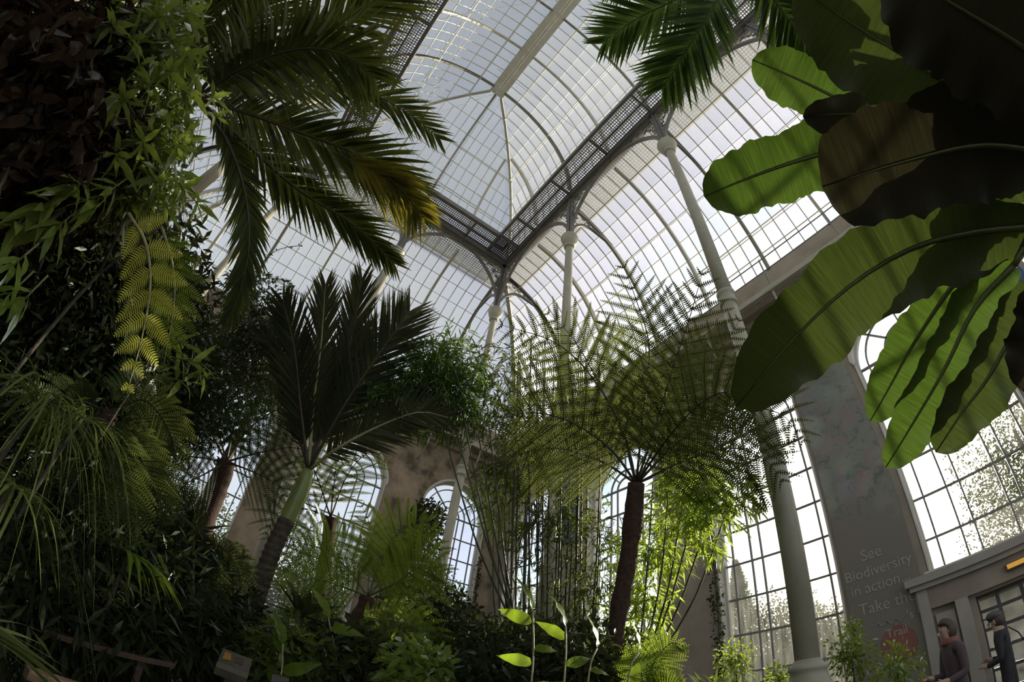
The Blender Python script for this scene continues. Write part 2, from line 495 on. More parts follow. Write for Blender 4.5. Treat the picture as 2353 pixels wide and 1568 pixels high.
def roof_bay(name, label, prof, frame, u0, u1, lim, pane_mat, single=True, ribs=True, row_double=(2,)):
    """u0<u1; lim(o) -> (umin, umax) the hips at profile distance o"""
    R = root(name, label, kind='structure')
    V = Vault(prof, frame, 0)
    nrow = len(prof) - 1
    ncol = round((u1 - u0) / PITCH)
    mass = MB()
    row_mesh = {}
    for i in range(nrow):
        for j in range(ncol):
            a, b = u0 + j * PITCH, u0 + (j + 1) * PITCH
            l0, h0 = lim(prof[i][0]); l1, h1 = lim(prof[i + 1][0])
            q = [(max(a, l0), i), (min(b, h0), i), (min(b, h1), i + 1), (max(a, l1), i + 1)]
            w0, w1 = q[1][0] - q[0][0], q[2][0] - q[3][0]
            if w0 <= 0.02 and w1 <= 0.02:
                continue
            if w0 < 0: q[1] = (q[0][0], i)
            if w1 < 0: q[2] = (q[3][0], i + 1)
            P = [V.pt(u, r) for u, r in q]
            if not single:
                mass.quad(*P)
                continue
            whole = w0 > PITCH - 1e-4 and w1 > PITCH - 1e-4
            e1 = V.pt(a + 1, i) - V.pt(a, i)
            e2 = (V.pt(a, i + 1) - V.pt(a, i)).normalized()
            e3 = e1.cross(e2)
            T = Matrix(((e1.x, e2.x, e3.x, 0), (e1.y, e2.y, e3.y, 0), (e1.z, e2.z, e3.z, 0), (0, 0, 0, 1)))
            org = V.pt(a, i)
            T = Matrix.Translation(org) @ T
            if whole:
                if i not in row_mesh:
                    h = (V.pt(a, i + 1) - org).length
                    m = MB(); m.quad((0, 0, 0), (PITCH, 0, 0), (PITCH, h, 0), (0, h, 0)); row_mesh[i] = m.mesh('pane', pane_mat)
                add('pane', row_mesh[i], R, T)
            else:
                Ti = T.inverted()
                m = MB(); m.poly([Ti @ p for p in P]); add('pane', m.mesh('pane', pane_mat), R, T)
    if not single and mass.f:
        tag(mass.build('panes', pane_mat, R), kind='stuff')
    # bars up the slope
    cache = {}
    for j in range(ncol + 1):
        u = u0 + j * PITCH
        rib = ribs and abs((u / 2.0) - round(u / 2.0)) < 0.03
        idx = [i for i in range(nrow + 1) if lim(prof[i][0])[0] - 1e-3 <= u <= lim(prof[i][0])[1] + 1e-3]
        if len(idx) < 2 or (j == ncol and name.endswith('_open')):
            continue
        key = (rib, idx[0], idx[-1])
        if key not in cache:
            m = MB()
            w, h = (0.085, 0.17) if rib else (0.028, 0.045)
            pts = [V.pt(0, i, -h / 2) for i in idx]
            m.bar(pts, w, h, [V.pt(0, i) - V.pt(0, i, -1) for i in idx])
            cache[key] = m.mesh('rib' if rib else 'glazing_bar', M_RIB if rib else M_BARS)
        d = V.pt(u, 0) - V.pt(0, 0)
        add('rib' if rib else 'glazing_bar', cache[key], R, Matrix.Translation(d))
    for i in range(1, nrow):
        lo, hi = lim(prof[i][0])
        a, b = max(u0, lo), min(u1, hi)
        if b - a < 0.1:
            continue
        m = MB(); m.bar([V.pt(a, i, -0.02), V.pt(b, i, -0.02)], 0.022, 0.03, V.pt(a, i) - V.pt(a, i, -1))
        m.build('purlin', M_BARS, R)
        if i % 3 == row_double[0] % 3:
            m = MB(); m.bar([V.pt(a, i, -0.16), V.pt(b, i, -0.16)], 0.03, 0.03, V.pt(a, i) - V.pt(a, i, -1))
            m.build('purlin', M_BARS, R)
    return R
LOW = ellipse_profile(3.85, 5.5, 9.5, math.asin((10.7 - 9.5) / 5.5), math.pi / 2 - 0.04, 0.68)
UPP = ellipse_profile(4.0, 4.8, 16.0, 0.02, math.pi / 2 - 0.07, 0.70)
INF = 1e6
f_right = lambda u, o, z: (o, u, z)
f_end = lambda u, o, z: (u, o, z)
f_left = lambda u, o, z: (-8.0 - o, u, z)
lim_low_side = lambda o: (-INF, o)
lim_low_end = lambda o: (-8.0 - o, o)
rb = roof_bay
rb('ceiling_corner_bay', 'lower curved glass roof filling the corner beyond the corner column', LOW, f_right, 0.0, 4.0, lim_low_side, M_PANE_RF)
rb('ceiling_side_bay_far', 'lower curved glass roof between corner column and next column', LOW, f_right, -4.0, 0.0, lim_low_side, M_PANE_RF)
rb('ceiling_side_bay_middle', 'lower curved glass roof left of the nearest tall column', LOW, f_right, -8.0, -4.0, lim_low_side, M_PANE_RF)
rb('ceiling_side_bay_near', 'lower curved glass roof behind the banana leaves', LOW, f_right, -12.0, -8.0, lim_low_side, M_PANE_RF)
rb('ceiling_side_bay_behind', 'lower curved glass roof past the banana plant', LOW, f_right, -16.0, -12.0, lim_low_side, M_PANE_RF, single=False)
rb('ceiling_end_corner', 'lower curved end roof meeting the side roof at the corner', LOW, f_end, 0.0, 4.0, lim_low_end, M_PANE_RF)
rb('ceiling_end_bay', 'lower curved end roof above the tan wall', LOW, f_end, -4.0, 0.0, lim_low_end, M_PANE_RF)
rb('ceiling_end_bay_far', 'lower curved end roof behind the big palm', LOW, f_end, -8.0, -4.0, lim_low_end, M_PANE_RF)
rb('ceiling_end_corner_far', 'lower curved end roof at the far corner', LOW, f_end, -12.0, -8.0, lim_low_end, M_PANE_RF, single=False)
for a in (-16.0, -12.0, -8.0, -4.0, 0.0):
    rb('ceiling_far_side_bay', 'lower curved glass roof over the thicket side', LOW, f_left, a, a + 4.0, lim_low_side, M_PANE_RF, single=False)['group'] = 'roof bays over the thicket side'
lim_up_side = lambda o: (-INF, o - 4.0)
lim_up_end = lambda o: (-8.0 + (4.0 - o), -(4.0 - o))
fu_right = lambda u, o, z: (o - 4.0, u, z)
fu_left = lambda u, o, z: (-4.0 - o, u, z)
fu_end = lambda u, o, z: (u, o - 4.0, z)
rb('ceiling_lantern_hip', 'upper lantern glass next to the hip rib', UPP, fu_right, -4.0, 0.0, lim_up_side, M_PANE_UP)
rb('ceiling_lantern_bay', 'upper lantern glass sloping up to the ridge board', UPP, fu_right, -8.0, -4.0, lim_up_side, M_PANE_UP)
rb('ceiling_lantern_bay_near', 'upper lantern glass behind the overhead palm fronds', UPP, fu_right, -12.0, -8.0, lim_up_side, M_PANE_UP)
rb('ceiling_lantern_bay_behind', 'upper lantern glass overhead', UPP, fu_right, -16.0, -12.0, lim_up_side, M_PANE_UP, single=False)
rb('ceiling_lantern_far_hip', 'upper lantern glass of the far slope next to its hip', UPP, fu_left, -4.0, 0.0, lim_up_side, M_PANE_UP)
rb('ceiling_lantern_far_bay', 'upper lantern glass of the far slope beside big palm fronds', UPP, fu_left, -8.0, -4.0, lim_up_side, M_PANE_UP)
rb('ceiling_lantern_far_bay_near', 'upper lantern glass of the far slope at the top edge', UPP, fu_left, -12.0, -8.0, lim_up_side, M_PANE_UP, single=False)
rb('ceiling_lantern_far_bay_behind', 'upper lantern glass of the far slope overhead', UPP, fu_left, -16.0, -12.0, lim_up_side, M_PANE_UP, single=False)
rb('ceiling_lantern_end', 'upper lantern glass of the hipped end', UPP, fu_end, -4.0, 0.0, lim_up_end, M_PANE_UP)
rb('ceiling_lantern_end_far', 'upper lantern glass of the hipped end, far half', UPP, fu_end, -8.0, -4.0, lim_up_end, M_PANE_UP)

# ---- hips, ridge board, tie wires
tr = root('trim_1', 'cream ridge board and hip ribs of the lantern', kind='structure')
m = MB(); m.box((-4.33, Y_END, 20.72), (-3.67, -3.72, 20.80))
m.build('ridge_board', M_TRIM, tr)
for q in (-4.06, -3.94):
    m = MB(); m.tube([(q, Y_END, 20.45), (q, -3.9, 20.45), (q, -0.95, 16.6)], 0.012, 6); m.build('rail_rod', M_MULL, tr)
for sx in (1, -1):
    m = MB(); pts = [(-4 + sx * o, o - 4.0, z - 0.05) for o, z, nx, nz in UPP]
    m.bar(pts, 0.10, 0.15, [(sx * nx, nx, nz) for o, z, nx, nz in UPP]); m.build('hip_rib', M_RIB, tr)
    m = MB(); pts = [((o if sx > 0 else -8 - o), o, z - 0.05) for o, z, nx, nz in LOW]
    m.bar(pts, 0.14, 0.2, [(sx * nx, nx, nz) for o, z, nx, nz in LOW]); m.build('hip_rib', M_RIB, tr)
for a, b in (((-4.6, -4.8, 20.3), (-0.95, -5.9, 16.0)), ((-3.4, -9.5, 20.3), (-7.0, -6.2, 16.2)), ((-4.0, -3.9, 20.45), (-7.05, -1.0, 16.2))):
    m = MB(); m.tube([a, b], 0.008, 5); m.build('tie_wire', M_MULL, tr)

# ---- ring walkway on top of the columns
RZ = 15.68
ring = root('trim_2', 'dark iron ring walkway with lattice floor on top of the columns', kind='structure')
def beam(p, q, w, h, nm, mat=M_IRON):
    m = MB(); m.bar([p, q], w, h, (0, 0, 1)); return m.build(nm, mat, ring)
X0, X1, XM = -0.02, -0.95, -0.47
xs_l = [-8.0 - v for v in (X0, X1, XM)]
for x, w, h, dz in ((X0, 0.13, 0.42, -0.10), (X1, 0.09, 0.22, 0.0), (XM, 0.05, 0.09, 0.0)):
    beam((x, Y_END, RZ + dz), (x, x, RZ + dz), w, h, 'ring_beam')
    beam((-8 - x, Y_END, RZ + dz), (-8 - x, x, RZ + dz), w, h, 'ring_beam')
    beam((-8 - x, x, RZ + dz), (x, x, RZ + dz), w, h, 'ring_beam')
# moulded flanges under the outer girder
for x, w in ((X0, 0.26),):
    beam((x, Y_END, RZ - 0.30), (x, x, RZ - 0.30), w, 0.05, 'flange')
    beam((-8 - x, Y_END, RZ - 0.30), (-8 - x, x, RZ - 0.30), w, 0.05, 'flange')
    beam((-8 - x, x, RZ - 0.30), (x, x, RZ - 0.30), w, 0.05, 'flange')
for i in range(0, 9):
    y = -2.0 * i
    if i:
        beam((X0, y, RZ - 0.02), (X1, y, RZ - 0.02), 0.07, 0.15, 'cross_beam')
        beam((-8 - X0, y, RZ - 0.02), (-8 - X1, y, RZ - 0.02), 0.07, 0.15, 'cross_beam')
for i in range(1, 4):
    beam((-2.0 * i, X0, RZ - 0.02), (-2.0 * i, X1, RZ - 0.02), 0.07, 0.15, 'cross_beam')
beam((X1, 0, RZ - 0.02), (X1, X1, RZ - 0.02), 0.07, 0.15, 'cross_beam')
beam((0, X1, RZ - 0.02), (X1, X1, RZ - 0.02), 0.07, 0.15, 'cross_beam')
# lattice floor: real crossing bars, one panel per 2 m bay
def lattice_mesh(w, l, pitch=0.083, t=0.022):
    m = MB()
    n = round(w / pitch)
    for i in range(n + 1):
        x = w * i / n
        m.box((x - t / 2, 0, -0.012), (x + t / 2, l, 0.012))
    n = round(l / pitch)
    for i in range(n + 1):
        y = l * i / n
        m.box((0, y - t / 2, -0.010), (w, y + t / 2, 0.010))
    return m.mesh('lattice_panel', M_IRON)
LAT = lattice_mesh(0.93, 2.0)
LATC = lattice_mesh(0.93, 0.93)
def lat(me, x, y, rz=0.0, z=RZ + 0.06, par=None):
    return add('lattice_panel', me, par or ring, Matrix.Translation((x, y, z)) @ Matrix.Rotation(rz, 4, 'Z'))
for i in range(8):
    y = -2.0 * (i + 1)
    lat(LAT, X1, y if i else y)
    lat(LAT, -7.98, y)
for i in range(4):
    lat(LAT, -2.0 * i, X1, math.pi / 2)
# outer catwalk over the lower roof
M_YEL = solid('weathered_pale_iron', [(0.3, (0.42, 0.40, 0.30)), (0.7, (0.55, 0.52, 0.40))], 4.0, 0.6)
outw = root('trim_3', 'pale lattice catwalk outside, above the top of the lower roof', kind='structure')
LATO = lattice_mesh(0.9, 2.0, 0.1, 0.03); LATO.materials[0] = M_YEL
for i in range(8):
    lat(LATO, 0.12, -2.0 * (i + 1), 0, 15.35, outw)
for i in range(4):
    lat(LATO, -2.0 * i, 0.12, math.pi / 2, 15.35, outw)
LATK = lattice_mesh(1.0, 1.0, 0.1, 0.03); LATK.materials[0] = M_YEL
lat(LATK, 0.05, 0.05, 0, 15.35, outw)
for p, q in (((1.04, Y_END, 15.35), (1.04, 1.04, 15.35)), ((-8.0, 1.04, 15.35), (1.04, 1.04, 15.35)), ((0.13, Y_END, 15.35), (0.13, 0.13, 15.35)), ((-8.0, 0.13, 15.35), (0.13, 0.13, 15.35))):
    m = MB(); m.bar([p, q], 0.10, 0.06, (0, 0, 1)); m.build('edge_strip', M_YEL, outw)

# ---- iron columns
COL_H, COLLAR = 12.86, 6.63
def column_meshes():
    b = MB(); b.box((-0.33, -0.33, 0.0), (0.33, 0.33, 1.16)); b.box((-0.38, -0.38, 0.0), (0.38, 0.38, 0.22)); b.box((-0.37, -0.37, 1.12), (0.37, 0.37, 1.2))
    d = MB()
    d.lathe([(0.33, 1.2), (0.35, 1.23), (0.33, 1.27), (0.27, 1.29), (0.215, 1.34), (0.185, 1.42), (0.175, 1.46), (0.195, 1.48), (0.195, 1.51), (0.16, 1.53), (0.13, 1.58)], 28)
    s = MB()
    s.lathe([(0.125, 1.5), (0.122, 4.0), (0.118, COLLAR)], 24)
    s2 = MB(); s2.lathe([(0.118, COLLAR), (0.116, 9.5), (0.112, 12.45)], 24)
    c = MB()
    z = COLLAR
    c.lathe([(0.12, z - 0.22), (0.145, z - 0.21), (0.148, z - 0.16), (0.13, z - 0.14), (0.13, z - 0.02), (0.15, z), (0.152, z + 0.05), (0.12, z + 0.07)], 24)
    k = MB()
    z = COL_H
    k.lathe([(0.11, z - 0.56), (0.155, z - 0.54), (0.165, z - 0.50), (0.155, z - 0.46), (0.125, z - 0.44), (0.15, z - 0.41), (0.20, z - 0.33), (0.232, z - 0.22), (0.245, z - 0.12), (0.262, z - 0.09), (0.268, z - 0.05), (0.255, z - 0.01), (0.2, z)], 30)
    n = MB()
    n.box((-0.075, -0.035, COL_H - 0.02), (0.075, 0.035, RZ - 0.3)); n.box((-0.035, -0.075, COL_H - 0.02), (0.035, 0.075, RZ - 0.3))
    n.lathe([(0.055, COL_H - 0.02), (0.05, RZ - 0.3)], 12)
    return [('pedestal', b.mesh('pedestal', M_CREAM)), ('column_base', d.mesh('column_base', M_CREAM, True)), ('shaft', s.mesh('shaft', M_CREAM, True)), ('upper_shaft', s2.mesh('upper_shaft', M_CREAM, True)),
            ('collar', c.mesh('collar', M_CREAM, True)), ('capital', k.mesh('capital', M_CREAM, True)), ('neck', n.mesh('neck', M_IRON))]
COLM = column_meshes()
def spiral(cx, cz, r, a0, turns, sgn, n=22):
    return [(cx + r * (1 - 0.72 * i / n) * math.cos(a0 + sgn * turns * 2 * math.pi * i / n), 0, cz + r * (1 - 0.72 * i / n) * math.sin(a0 + sgn * turns * 2 * math.pi * i / n)) for i in range(n + 1)]
def spandrel():
    """scrollwork bracket in the local x-z plane: neck on the z axis, girder along the top"""
    m = MB()
    z0, zt, L = 13.35, RZ - 0.32, 1.98
    arch = lambda x: z0 + (zt - 0.10 - z0) * math.sin(min(1.0, (max(x, 0.0) / L)) * math.pi / 2) ** 0.62
    pts = [(0.07 + (L - 0.07) * (i / 26.0) ** 1.8, 0, arch((L) * (i / 26.0) ** 1.8)) for i in range(27)]
    m.bar(pts, 0.10, 0.085, (0, 1, 0))
    m.bar([(0.05, 0, zt - 0.03), (L, 0, zt - 0.03)], 0.06, 0.10, (0, 1, 0))
    m.bar([(0.09, 0, z0 - 0.5), (0.09, 0, zt)], 0.08, 0.10, (0, 1, 0))
    for (x, z, r, a, t, sg) in ((0.30, 14.98, 0.15, 2.4, 1.4, 1), (0.62, 15.12, 0.13, 0.5, 1.3, -1), (0.24, 14.62, 0.10, 0.3, 1.3, -1), (0.20, 14.34, 0.07, 2.0, 1.2, 1), (0.46, 14.80, 0.085, 4.2, 1.2, 1),
                                (0.92, 15.18, 0.10, 2.6, 1.2, 1), (1.17, 15.22, 0.075, 0.4, 1.1, -1), (1.38, 15.25, 0.06, 2.2, 1.1, 1), (0.43, 15.22, 0.07, 5.0, 1.1, 1), (0.78, 15.0, 0.055, 1.0, 1.0, 1), (0.17, 14.12, 0.05, 0.6, 1.1, -1), (0.13, 15.22, 0.06, 1.0, 1.0, 1)):
        m.tube(spiral(x, z, r, a, t, sg), 0.020, 5)
    m.tube([(0.10, 0, 14.05), (0.22, 0, 14.5), (0.45, 0, 14.95), (0.9, 0, 15.28), (1.5, 0, 15.33)], 0.018, 5)
    return m.mesh('spandrel_bracket', M_IRON)
def outer_bracket():
    m = MB()
    pts = [(0.09 + 1.75 * i / 20.0, 0, 13.45 + 0.92 * math.sin(min(1.0, (i / 20.0) / 0.5) * math.pi / 2) ** 0.7 - 0.10 * max(0.0, (i / 20.0 - 0.5)) ) for i in range(21)]
    m.bar(pts, 0.09, 0.075, (0, 1, 0))
    m.bar([(0.05, 0, 15.05), (0.6, 0, 14.88), (1.2, 0, 14.62), (1.86, 0, 14.28)], 0.06, 0.10, (0, 1, 0))
    for (x, z, r, a, t, sg) in ((0.28, 14.78, 0.14, 2.4, 1.4, 1), (0.56, 14.66, 0.11, 0.3, 1.3, -1), (0.24, 14.40, 0.10, 0.3, 1.3, -1), (0.82, 14.56, 0.09, 2.2, 1.2, 1), (1.05, 14.48, 0.06, 0.4, 1.2, -1), (0.18, 14.1, 0.06, 2.2, 1.2, 1)):
        m.tube(spiral(x, z, r, a, t, sg), 0.020, 5)
    return m.mesh('outer_bracket', M_IRON)
SPAN, OUTB = spandrel(), outer_bracket()
def column(x, y, dirs, outs, label):
    o = root('iron_column', label, 'column', 'iron columns carrying the lantern', loc=(x, y, 0))
    for nm, me in COLM:
        add(nm, me, o)
    for a in dirs:
        add('spandrel_bracket', SPAN, o, Matrix.Rotation(math.radians(a), 4, 'Z'))
    for a in outs:
        add('outer_bracket', OUTB, o, Matrix.Rotation(math.radians(a), 4, 'Z'))
    return o
column(0, 0, (180, -90), (0, 90), 'cream iron column at the inner corner, in front of the last arched window')
column(0, -4, (90, -90), (0,), 'cream iron column rising behind the big backlit tree fern')
column(0, -8, (90, -90), (0,), 'nearest tall cream iron column, its base beside the banner')
column(0, -12, (90, -90), (0,), 'cream iron column hidden behind the banana, only its bracket showing')
column(-4, 0, (0, 180), (90,), 'cream iron column with a sunlit strip beside the ringed palm trunk')
column(-8, 0, (0, -90), (90, 180), 'slim pale iron column behind the drooping palm fronds')
column(-8, -4, (90, -90), (180,), 'thick pale iron column with a collar beside the glossy shrub')
column(-8, -8, (90, -90), (180,), 'pale iron column lost in the thicket')

# ---- gallery along the wall head
M_PERF, pt_, po_ = new_mat('perforated_plate')
cN = pt_.nodes.new('ShaderNodeTexCoord')
vo = nd(pt_, 'ShaderNodeTexVoronoi', {'Scale': 24.0, 'Randomness': 0.0}, feature='F1')
pt_.links.new(cN.outputs['Object'], vo.inputs['Vector'])
gt = nd(pt_, 'ShaderNodeMath', {1: 0.27}, operation='LESS_THAN')
pt_.links.new(vo.outputs['Distance'], gt.inputs[0])
pb = nd(pt_, 'ShaderNodeBsdfPrincipled', {'Base Color': (0.24, 0.19, 0.15, 1), 'Roughness': 0.7})
pp = nd(pt_, 'ShaderNodeBsdfTransparent')
pm = nd(pt_, 'ShaderNodeMixShader')
pt_.links.new(gt.outputs[0], pm.inputs[0]); pt_.links.new(pb.outputs[0], pm.inputs[1]); pt_.links.new(pp.outputs[0], pm.inputs[2])
pt_.links.new(pm.outputs[0], po_.inputs['Surface'])
GZ, GX = 9.40, 3.0
def gallery(label, frame, u0, u1, hip):
    g = root('gallery_walkway', label, 'gallery', 'wall-head galleries')
    def P(u, o, z): return frame(u, o, z)
    def strip(nm, o0, o1, z0, z1, mat, ue0=u0, ue1=u1, mitre=True):
        m = MB()
        e0, e1 = (ue1 + (o0 if mitre else 0), ue1 + (o1 if mitre else 0))
        v = [P(ue0, o0, z0), P(e0, o0, z0), P(e1, o1, z0), P(ue0, o1, z0), P(ue0, o0, z1), P(e0, o0, z1), P(e1, o1, z1), P(ue0, o1, z1)]
        m.v = v; m.f = [(0, 3, 2, 1), (4, 5, 6, 7), (0, 1, 5, 4), (1, 2, 6, 5), (2, 3, 7, 6), (3, 0, 4, 7)]
        return m.build(nm, mat, g)
    m = MB(); m.quad(P(u0, GX, GZ - 0.02), P(u1 + GX, GX, GZ - 0.02), P(u1 + 3.75, 3.75, GZ - 0.02), P(u0, 3.75, GZ - 0.02)); m.build('perforated_floor', M_PERF, g)
    strip('edge_beam', GX - 0.05, GX + 0.05, GZ - 0.09, GZ + 0.06, M_CREAM)
    strip('edge_flange', GX - 0.07, GX + 0.02, GZ - 0.11, GZ - 0.08, M_CREAM)
    strip('wall_cornice', 3.55, 3.75, GZ - 0.22, GZ - 0.06, M_WALL_R)
    strip('eaves_upstand', 3.62, 3.75, GZ + 0.25, 10.72, M_WALL_R)
    for zz in (GZ + 0.62, GZ + 1.05):
        m = MB(); m.tube([P(u0, GX, zz), P(u1 + GX, GX, zz)], 0.017, 6); m.build('rail', M_MULL, g)
    n = int(round((u1 + 3.0 - u0) / 2.0))
    for i in range(n):
        u = u0 + 2.0 * i
        m = MB(); m.tube([P(u, GX, GZ), P(u, GX, GZ + 1.08)], 0.02, 6); m.build('rail_post', M_MULL, g)
        m = MB(); pts = [P(u, GX + 0.75 * (1 - math.cos(t)) , GZ - 0.08 - 1.0 * math.sin(t)) for t in [math.pi / 2 * k / 10 for k in range(11)]]
        m.bar(pts, 0.05, 0.05, P(1, 0, 0) if False else Vector(P(1, 0, 0)) - Vector(P(0, 0, 0))); m.build('curved_brace', M_CREAM, g)
        m = MB(); c = Vector(P(u, GX, GZ)); ax = Vector(P(u + 0.2, GX, GZ)) - c
        m.bar([c - ax + Vector((0, 0, -0.02)), c + ax + Vector((0, 0, -0.02))], 0.13, 0.09, (0, 0, 1)); m.build('joint_plate', M_CREAM, g)
    return g
gallery('perforated gallery under the side roof, with thin railing', f_right, -16.0, 0.0, 0)
gallery('gallery above the tan end wall, with curved braces', f_end, -8.0, 0.0, 0)
gallery('gallery on the thicket side, mostly hidden by leaves', f_left, -16.0, 0.0, 0)
# ------------------------------------------------------------------ plant builders
UP = Vector((0, 0, 1))
CAMV = Vector(CAM)
def spline(pts, n):
    """Catmull-Rom through pts, n+1 samples at equal arc length"""
    P = [Vector(p) for p in pts]
    P = [P[0] * 2 - P[1]] + P + [P[-1] * 2 - P[-2]]
    raw = []
    for i in range(1, len(P) - 2):
        for k in range(16):
            t = k / 16.0
            a, b, c, d = P[i - 1], P[i], P[i + 1], P[i + 2]
            raw.append(0.5 * ((2 * b) + (c - a) * t + (2 * a - 5 * b + 4 * c - d) * t * t + (3 * b - a - 3 * c + d) * t ** 3))
    raw.append(P[-2])
    s = [0.0]
    for a, b in zip(raw[:-1], raw[1:]):
        s.append(s[-1] + (b - a).length)
    out, j = [], 0
    for k in range(n + 1):
        t = s[-1] * k / n
        while j < len(s) - 2 and s[j + 1] < t:
            j += 1
        f = (t - s[j]) / max(1e-9, s[j + 1] - s[j])
        out.append(raw[j].lerp(raw[j + 1], min(1.0, max(0.0, f))))
    return out, s[-1]
def frames(pts, face):
    """tangent, sideways and normal at each point; face(p) is the wanted normal"""
    out = []
    k = len(pts)
    for i, p in enumerate(pts):
        t = (pts[min(i + 1, k - 1)] - pts[max(i - 1, 0)]).normalized()
        n = face(p)
        n = (n - t * n.dot(t))
        n = n.normalized() if n.length > 1e-4 else t.orthogonal().normalized()
        out.append((t, t.cross(n).normalized(), n))
    return out
def facing(mixup, tilt=(0, 0, 0)):
    """leaf plane between lying flat (1) and turned to the hall's viewpoint (0)"""
    tl = Vector(tilt)
    return lambda p: ((p - CAMV).normalized() * (1 - mixup) + UP * mixup + tl)
def ribbon(m, base, d, nrm, L, w, droop, segs=4, tip=0.1, curl=0.0):
    """one tapering strap: leaves base along d, sags under its weight"""
    side = d.cross(nrm)
    side = side.normalized() if side.length > 1e-5 else d.orthogonal().normalized()
    n0 = len(m.v)
    p = Vector(base)
    for i in range(segs + 1):
        s = i / segs
        q = base + d * (L * s) + Vector((0, 0, -droop * L * s * s)) + nrm * (curl * L * s * s)
        ww = w * (0.45 + 1.6 * s if s < 0.34 else (1.0 - (s - 0.34) / 0.66) ** 0.8 * (1 - tip) + tip * (1 - s)) * 0.5
        m.v.append(tuple(q - side * ww)); m.v.append(tuple(q + side * ww))
    for i in range(segs):
        a = n0 + 2 * i
        m.f.append((a, a + 1, a + 3, a + 2))
def palm_frond(par, pts, lmax, n, ang, droop, face, rad=0.022, width=0.045, start=0.12, mats=None, twist=0.0, jitter=0.12, name='frond', tipang=None, split=False):
    sp, length = spline(pts, 30)
    fr = frames(sp, face)
    m = MB(); m.tube(sp[::2], [rad * (1 - 0.85 * i / 15) for i in range(16)], 6)
    f = m.build(name, mats[1], par, True)
    lv = MB()
    for i in range(n):
        s = start + (1 - start) * (i + 0.5) / n
        x = s * 30; j = min(29, int(x)); p = sp[j].lerp(sp[j + 1], x - j)
        t, sd, nr = fr[j]
        u_ = (s - start) / (1 - start)
        prof = min(1.0, 0.45 + 2.0 * u_) * (1.0 if u_ < 0.72 else 1.0 - 0.55 * (u_ - 0.72) / 0.28)
        L_ = lmax * prof
        a = ang * (1 - 0.45 * s) if tipang is None else ang + (tipang - ang) * s
        for sg in (-1, 1):
            aa = math.radians(a + rnd.uniform(-6, 6))
            d = (t * math.cos(aa) + sd * sg * math.sin(aa) + nr * (twist + rnd.uniform(-jitter, jitter))).normalized()
            ribbon(lv, p, d, nr + sd * sg * rnd.uniform(-0.3, 0.3), L_ * rnd.uniform(0.88, 1.06), width * (0.75 + 0.5 * prof), droop * rnd.uniform(0.7, 1.3))
            if split:                      # leaflets that can be picked apart are objects of their own
                lv.build('leaflet', mats[0], f); lv = MB()
    if lv.f:
        tag(lv.build('leaflets', mats[0], f), kind='stuff')
    return f
def fern_frond(par, pts, pinna, npin, face, mats, start=0.14, dens=1.0, droop=0.16, width=1.0, rad=0.012, fold=0.0, name='frond', split=True):
    """twice-divided fern frond: side branches each set with small leaflets"""
    sp, length = spline(pts, 40)
    fr = frames(sp, face)
    m = MB(); m.tube(sp[::2], [rad * (1 - 0.85 * i / 20) for i in range(21)], 5)
    f = m.build(name, mats[1], par, True)
    lv = MB(); V_, F_ = lv.v, lv.f
    for i in range(npin):
        s = start + (1 - start) * (i + 0.6) / npin
        x = s * 40; j = min(39, int(x)); p = sp[j].lerp(sp[j + 1], x - j)
        t, sd, nr = fr[j]
        u = (s - start) / (1 - start)
        prof = (math.sin(min(1.0, u * 0.92 + 0.16) * math.pi) ** 0.7) if u < 0.9 else 0.36 * (1.02 - u) / 0.12
        L_ = pinna * max(0.05, prof)
        if L_ < 0.02: continue
        k = max(4, int(L_ * 54 * dens))
        lw = L_ / k * 0.66
        for sg in (-1, 1):
            aa = math.radians(72 - 22 * u + rnd.uniform(-4, 4))
            d = (t * math.cos(aa) + sd * sg * math.sin(aa) - nr * fold).normalized()
            dl = rnd.uniform(0.7, 1.3) * droop
            prev = p
            for q in range(k):
                c = (q + 0.7) / k
                b = p + d * (L_ * c) + Vector((0, 0, -dl * L_ * c * c)) + t * (0.10 * L_ * c * c)
                dd = (b - prev).normalized()
                prev = b
                pl = width * 0.155 * L_ ** 0.6 * (1 - c) ** 0.55 * (0.55 + 0.45 * min(1.0, c * 5)) * 0.62
                perp = dd.cross(nr)
                if perp.length < 1e-5: continue
                perp.normalize()
                for s2 in (-1, 1):
                    e = (perp * s2 * 0.93 + dd * 0.36).normalized()
                    tipp = b + e * pl + Vector((0, 0, -0.12 * pl))
                    h = dd * lw * 0.5
                    n0 = len(V_)
                    mid = b + e * (pl * 0.55)
                    V_.append(tuple(b - h)); V_.append(tuple(mid - h * 0.9)); V_.append(tuple(tipp)); V_.append(tuple(mid + h * 0.9)); V_.append(tuple(b + h))
                    F_.append((n0, n0 + 1, n0 + 2, n0 + 3, n0 + 4))
            # the branch's own midrib
            e0 = p; e1 = p + d * (L_ * 0.5) + Vector((0, 0, -dl * L_ * 0.25)) + t * (0.025 * L_); e2 = p + d * L_ + Vector((0, 0, -dl * L_)) + t * (0.10 * L_)
            lv.tube([e0, e1, e2], [rad * 0.35, rad * 0.25, 0.001], 3, False)
            if split:
                lv.build('pinna', mats[0], f); lv = MB(); V_, F_ = lv.v, lv.f
    if lv.f:
        tag(lv.build('leaflets', mats[0], f), kind='stuff')
    return f
def px_spine(pts):
    return [W(*p) for p in pts]
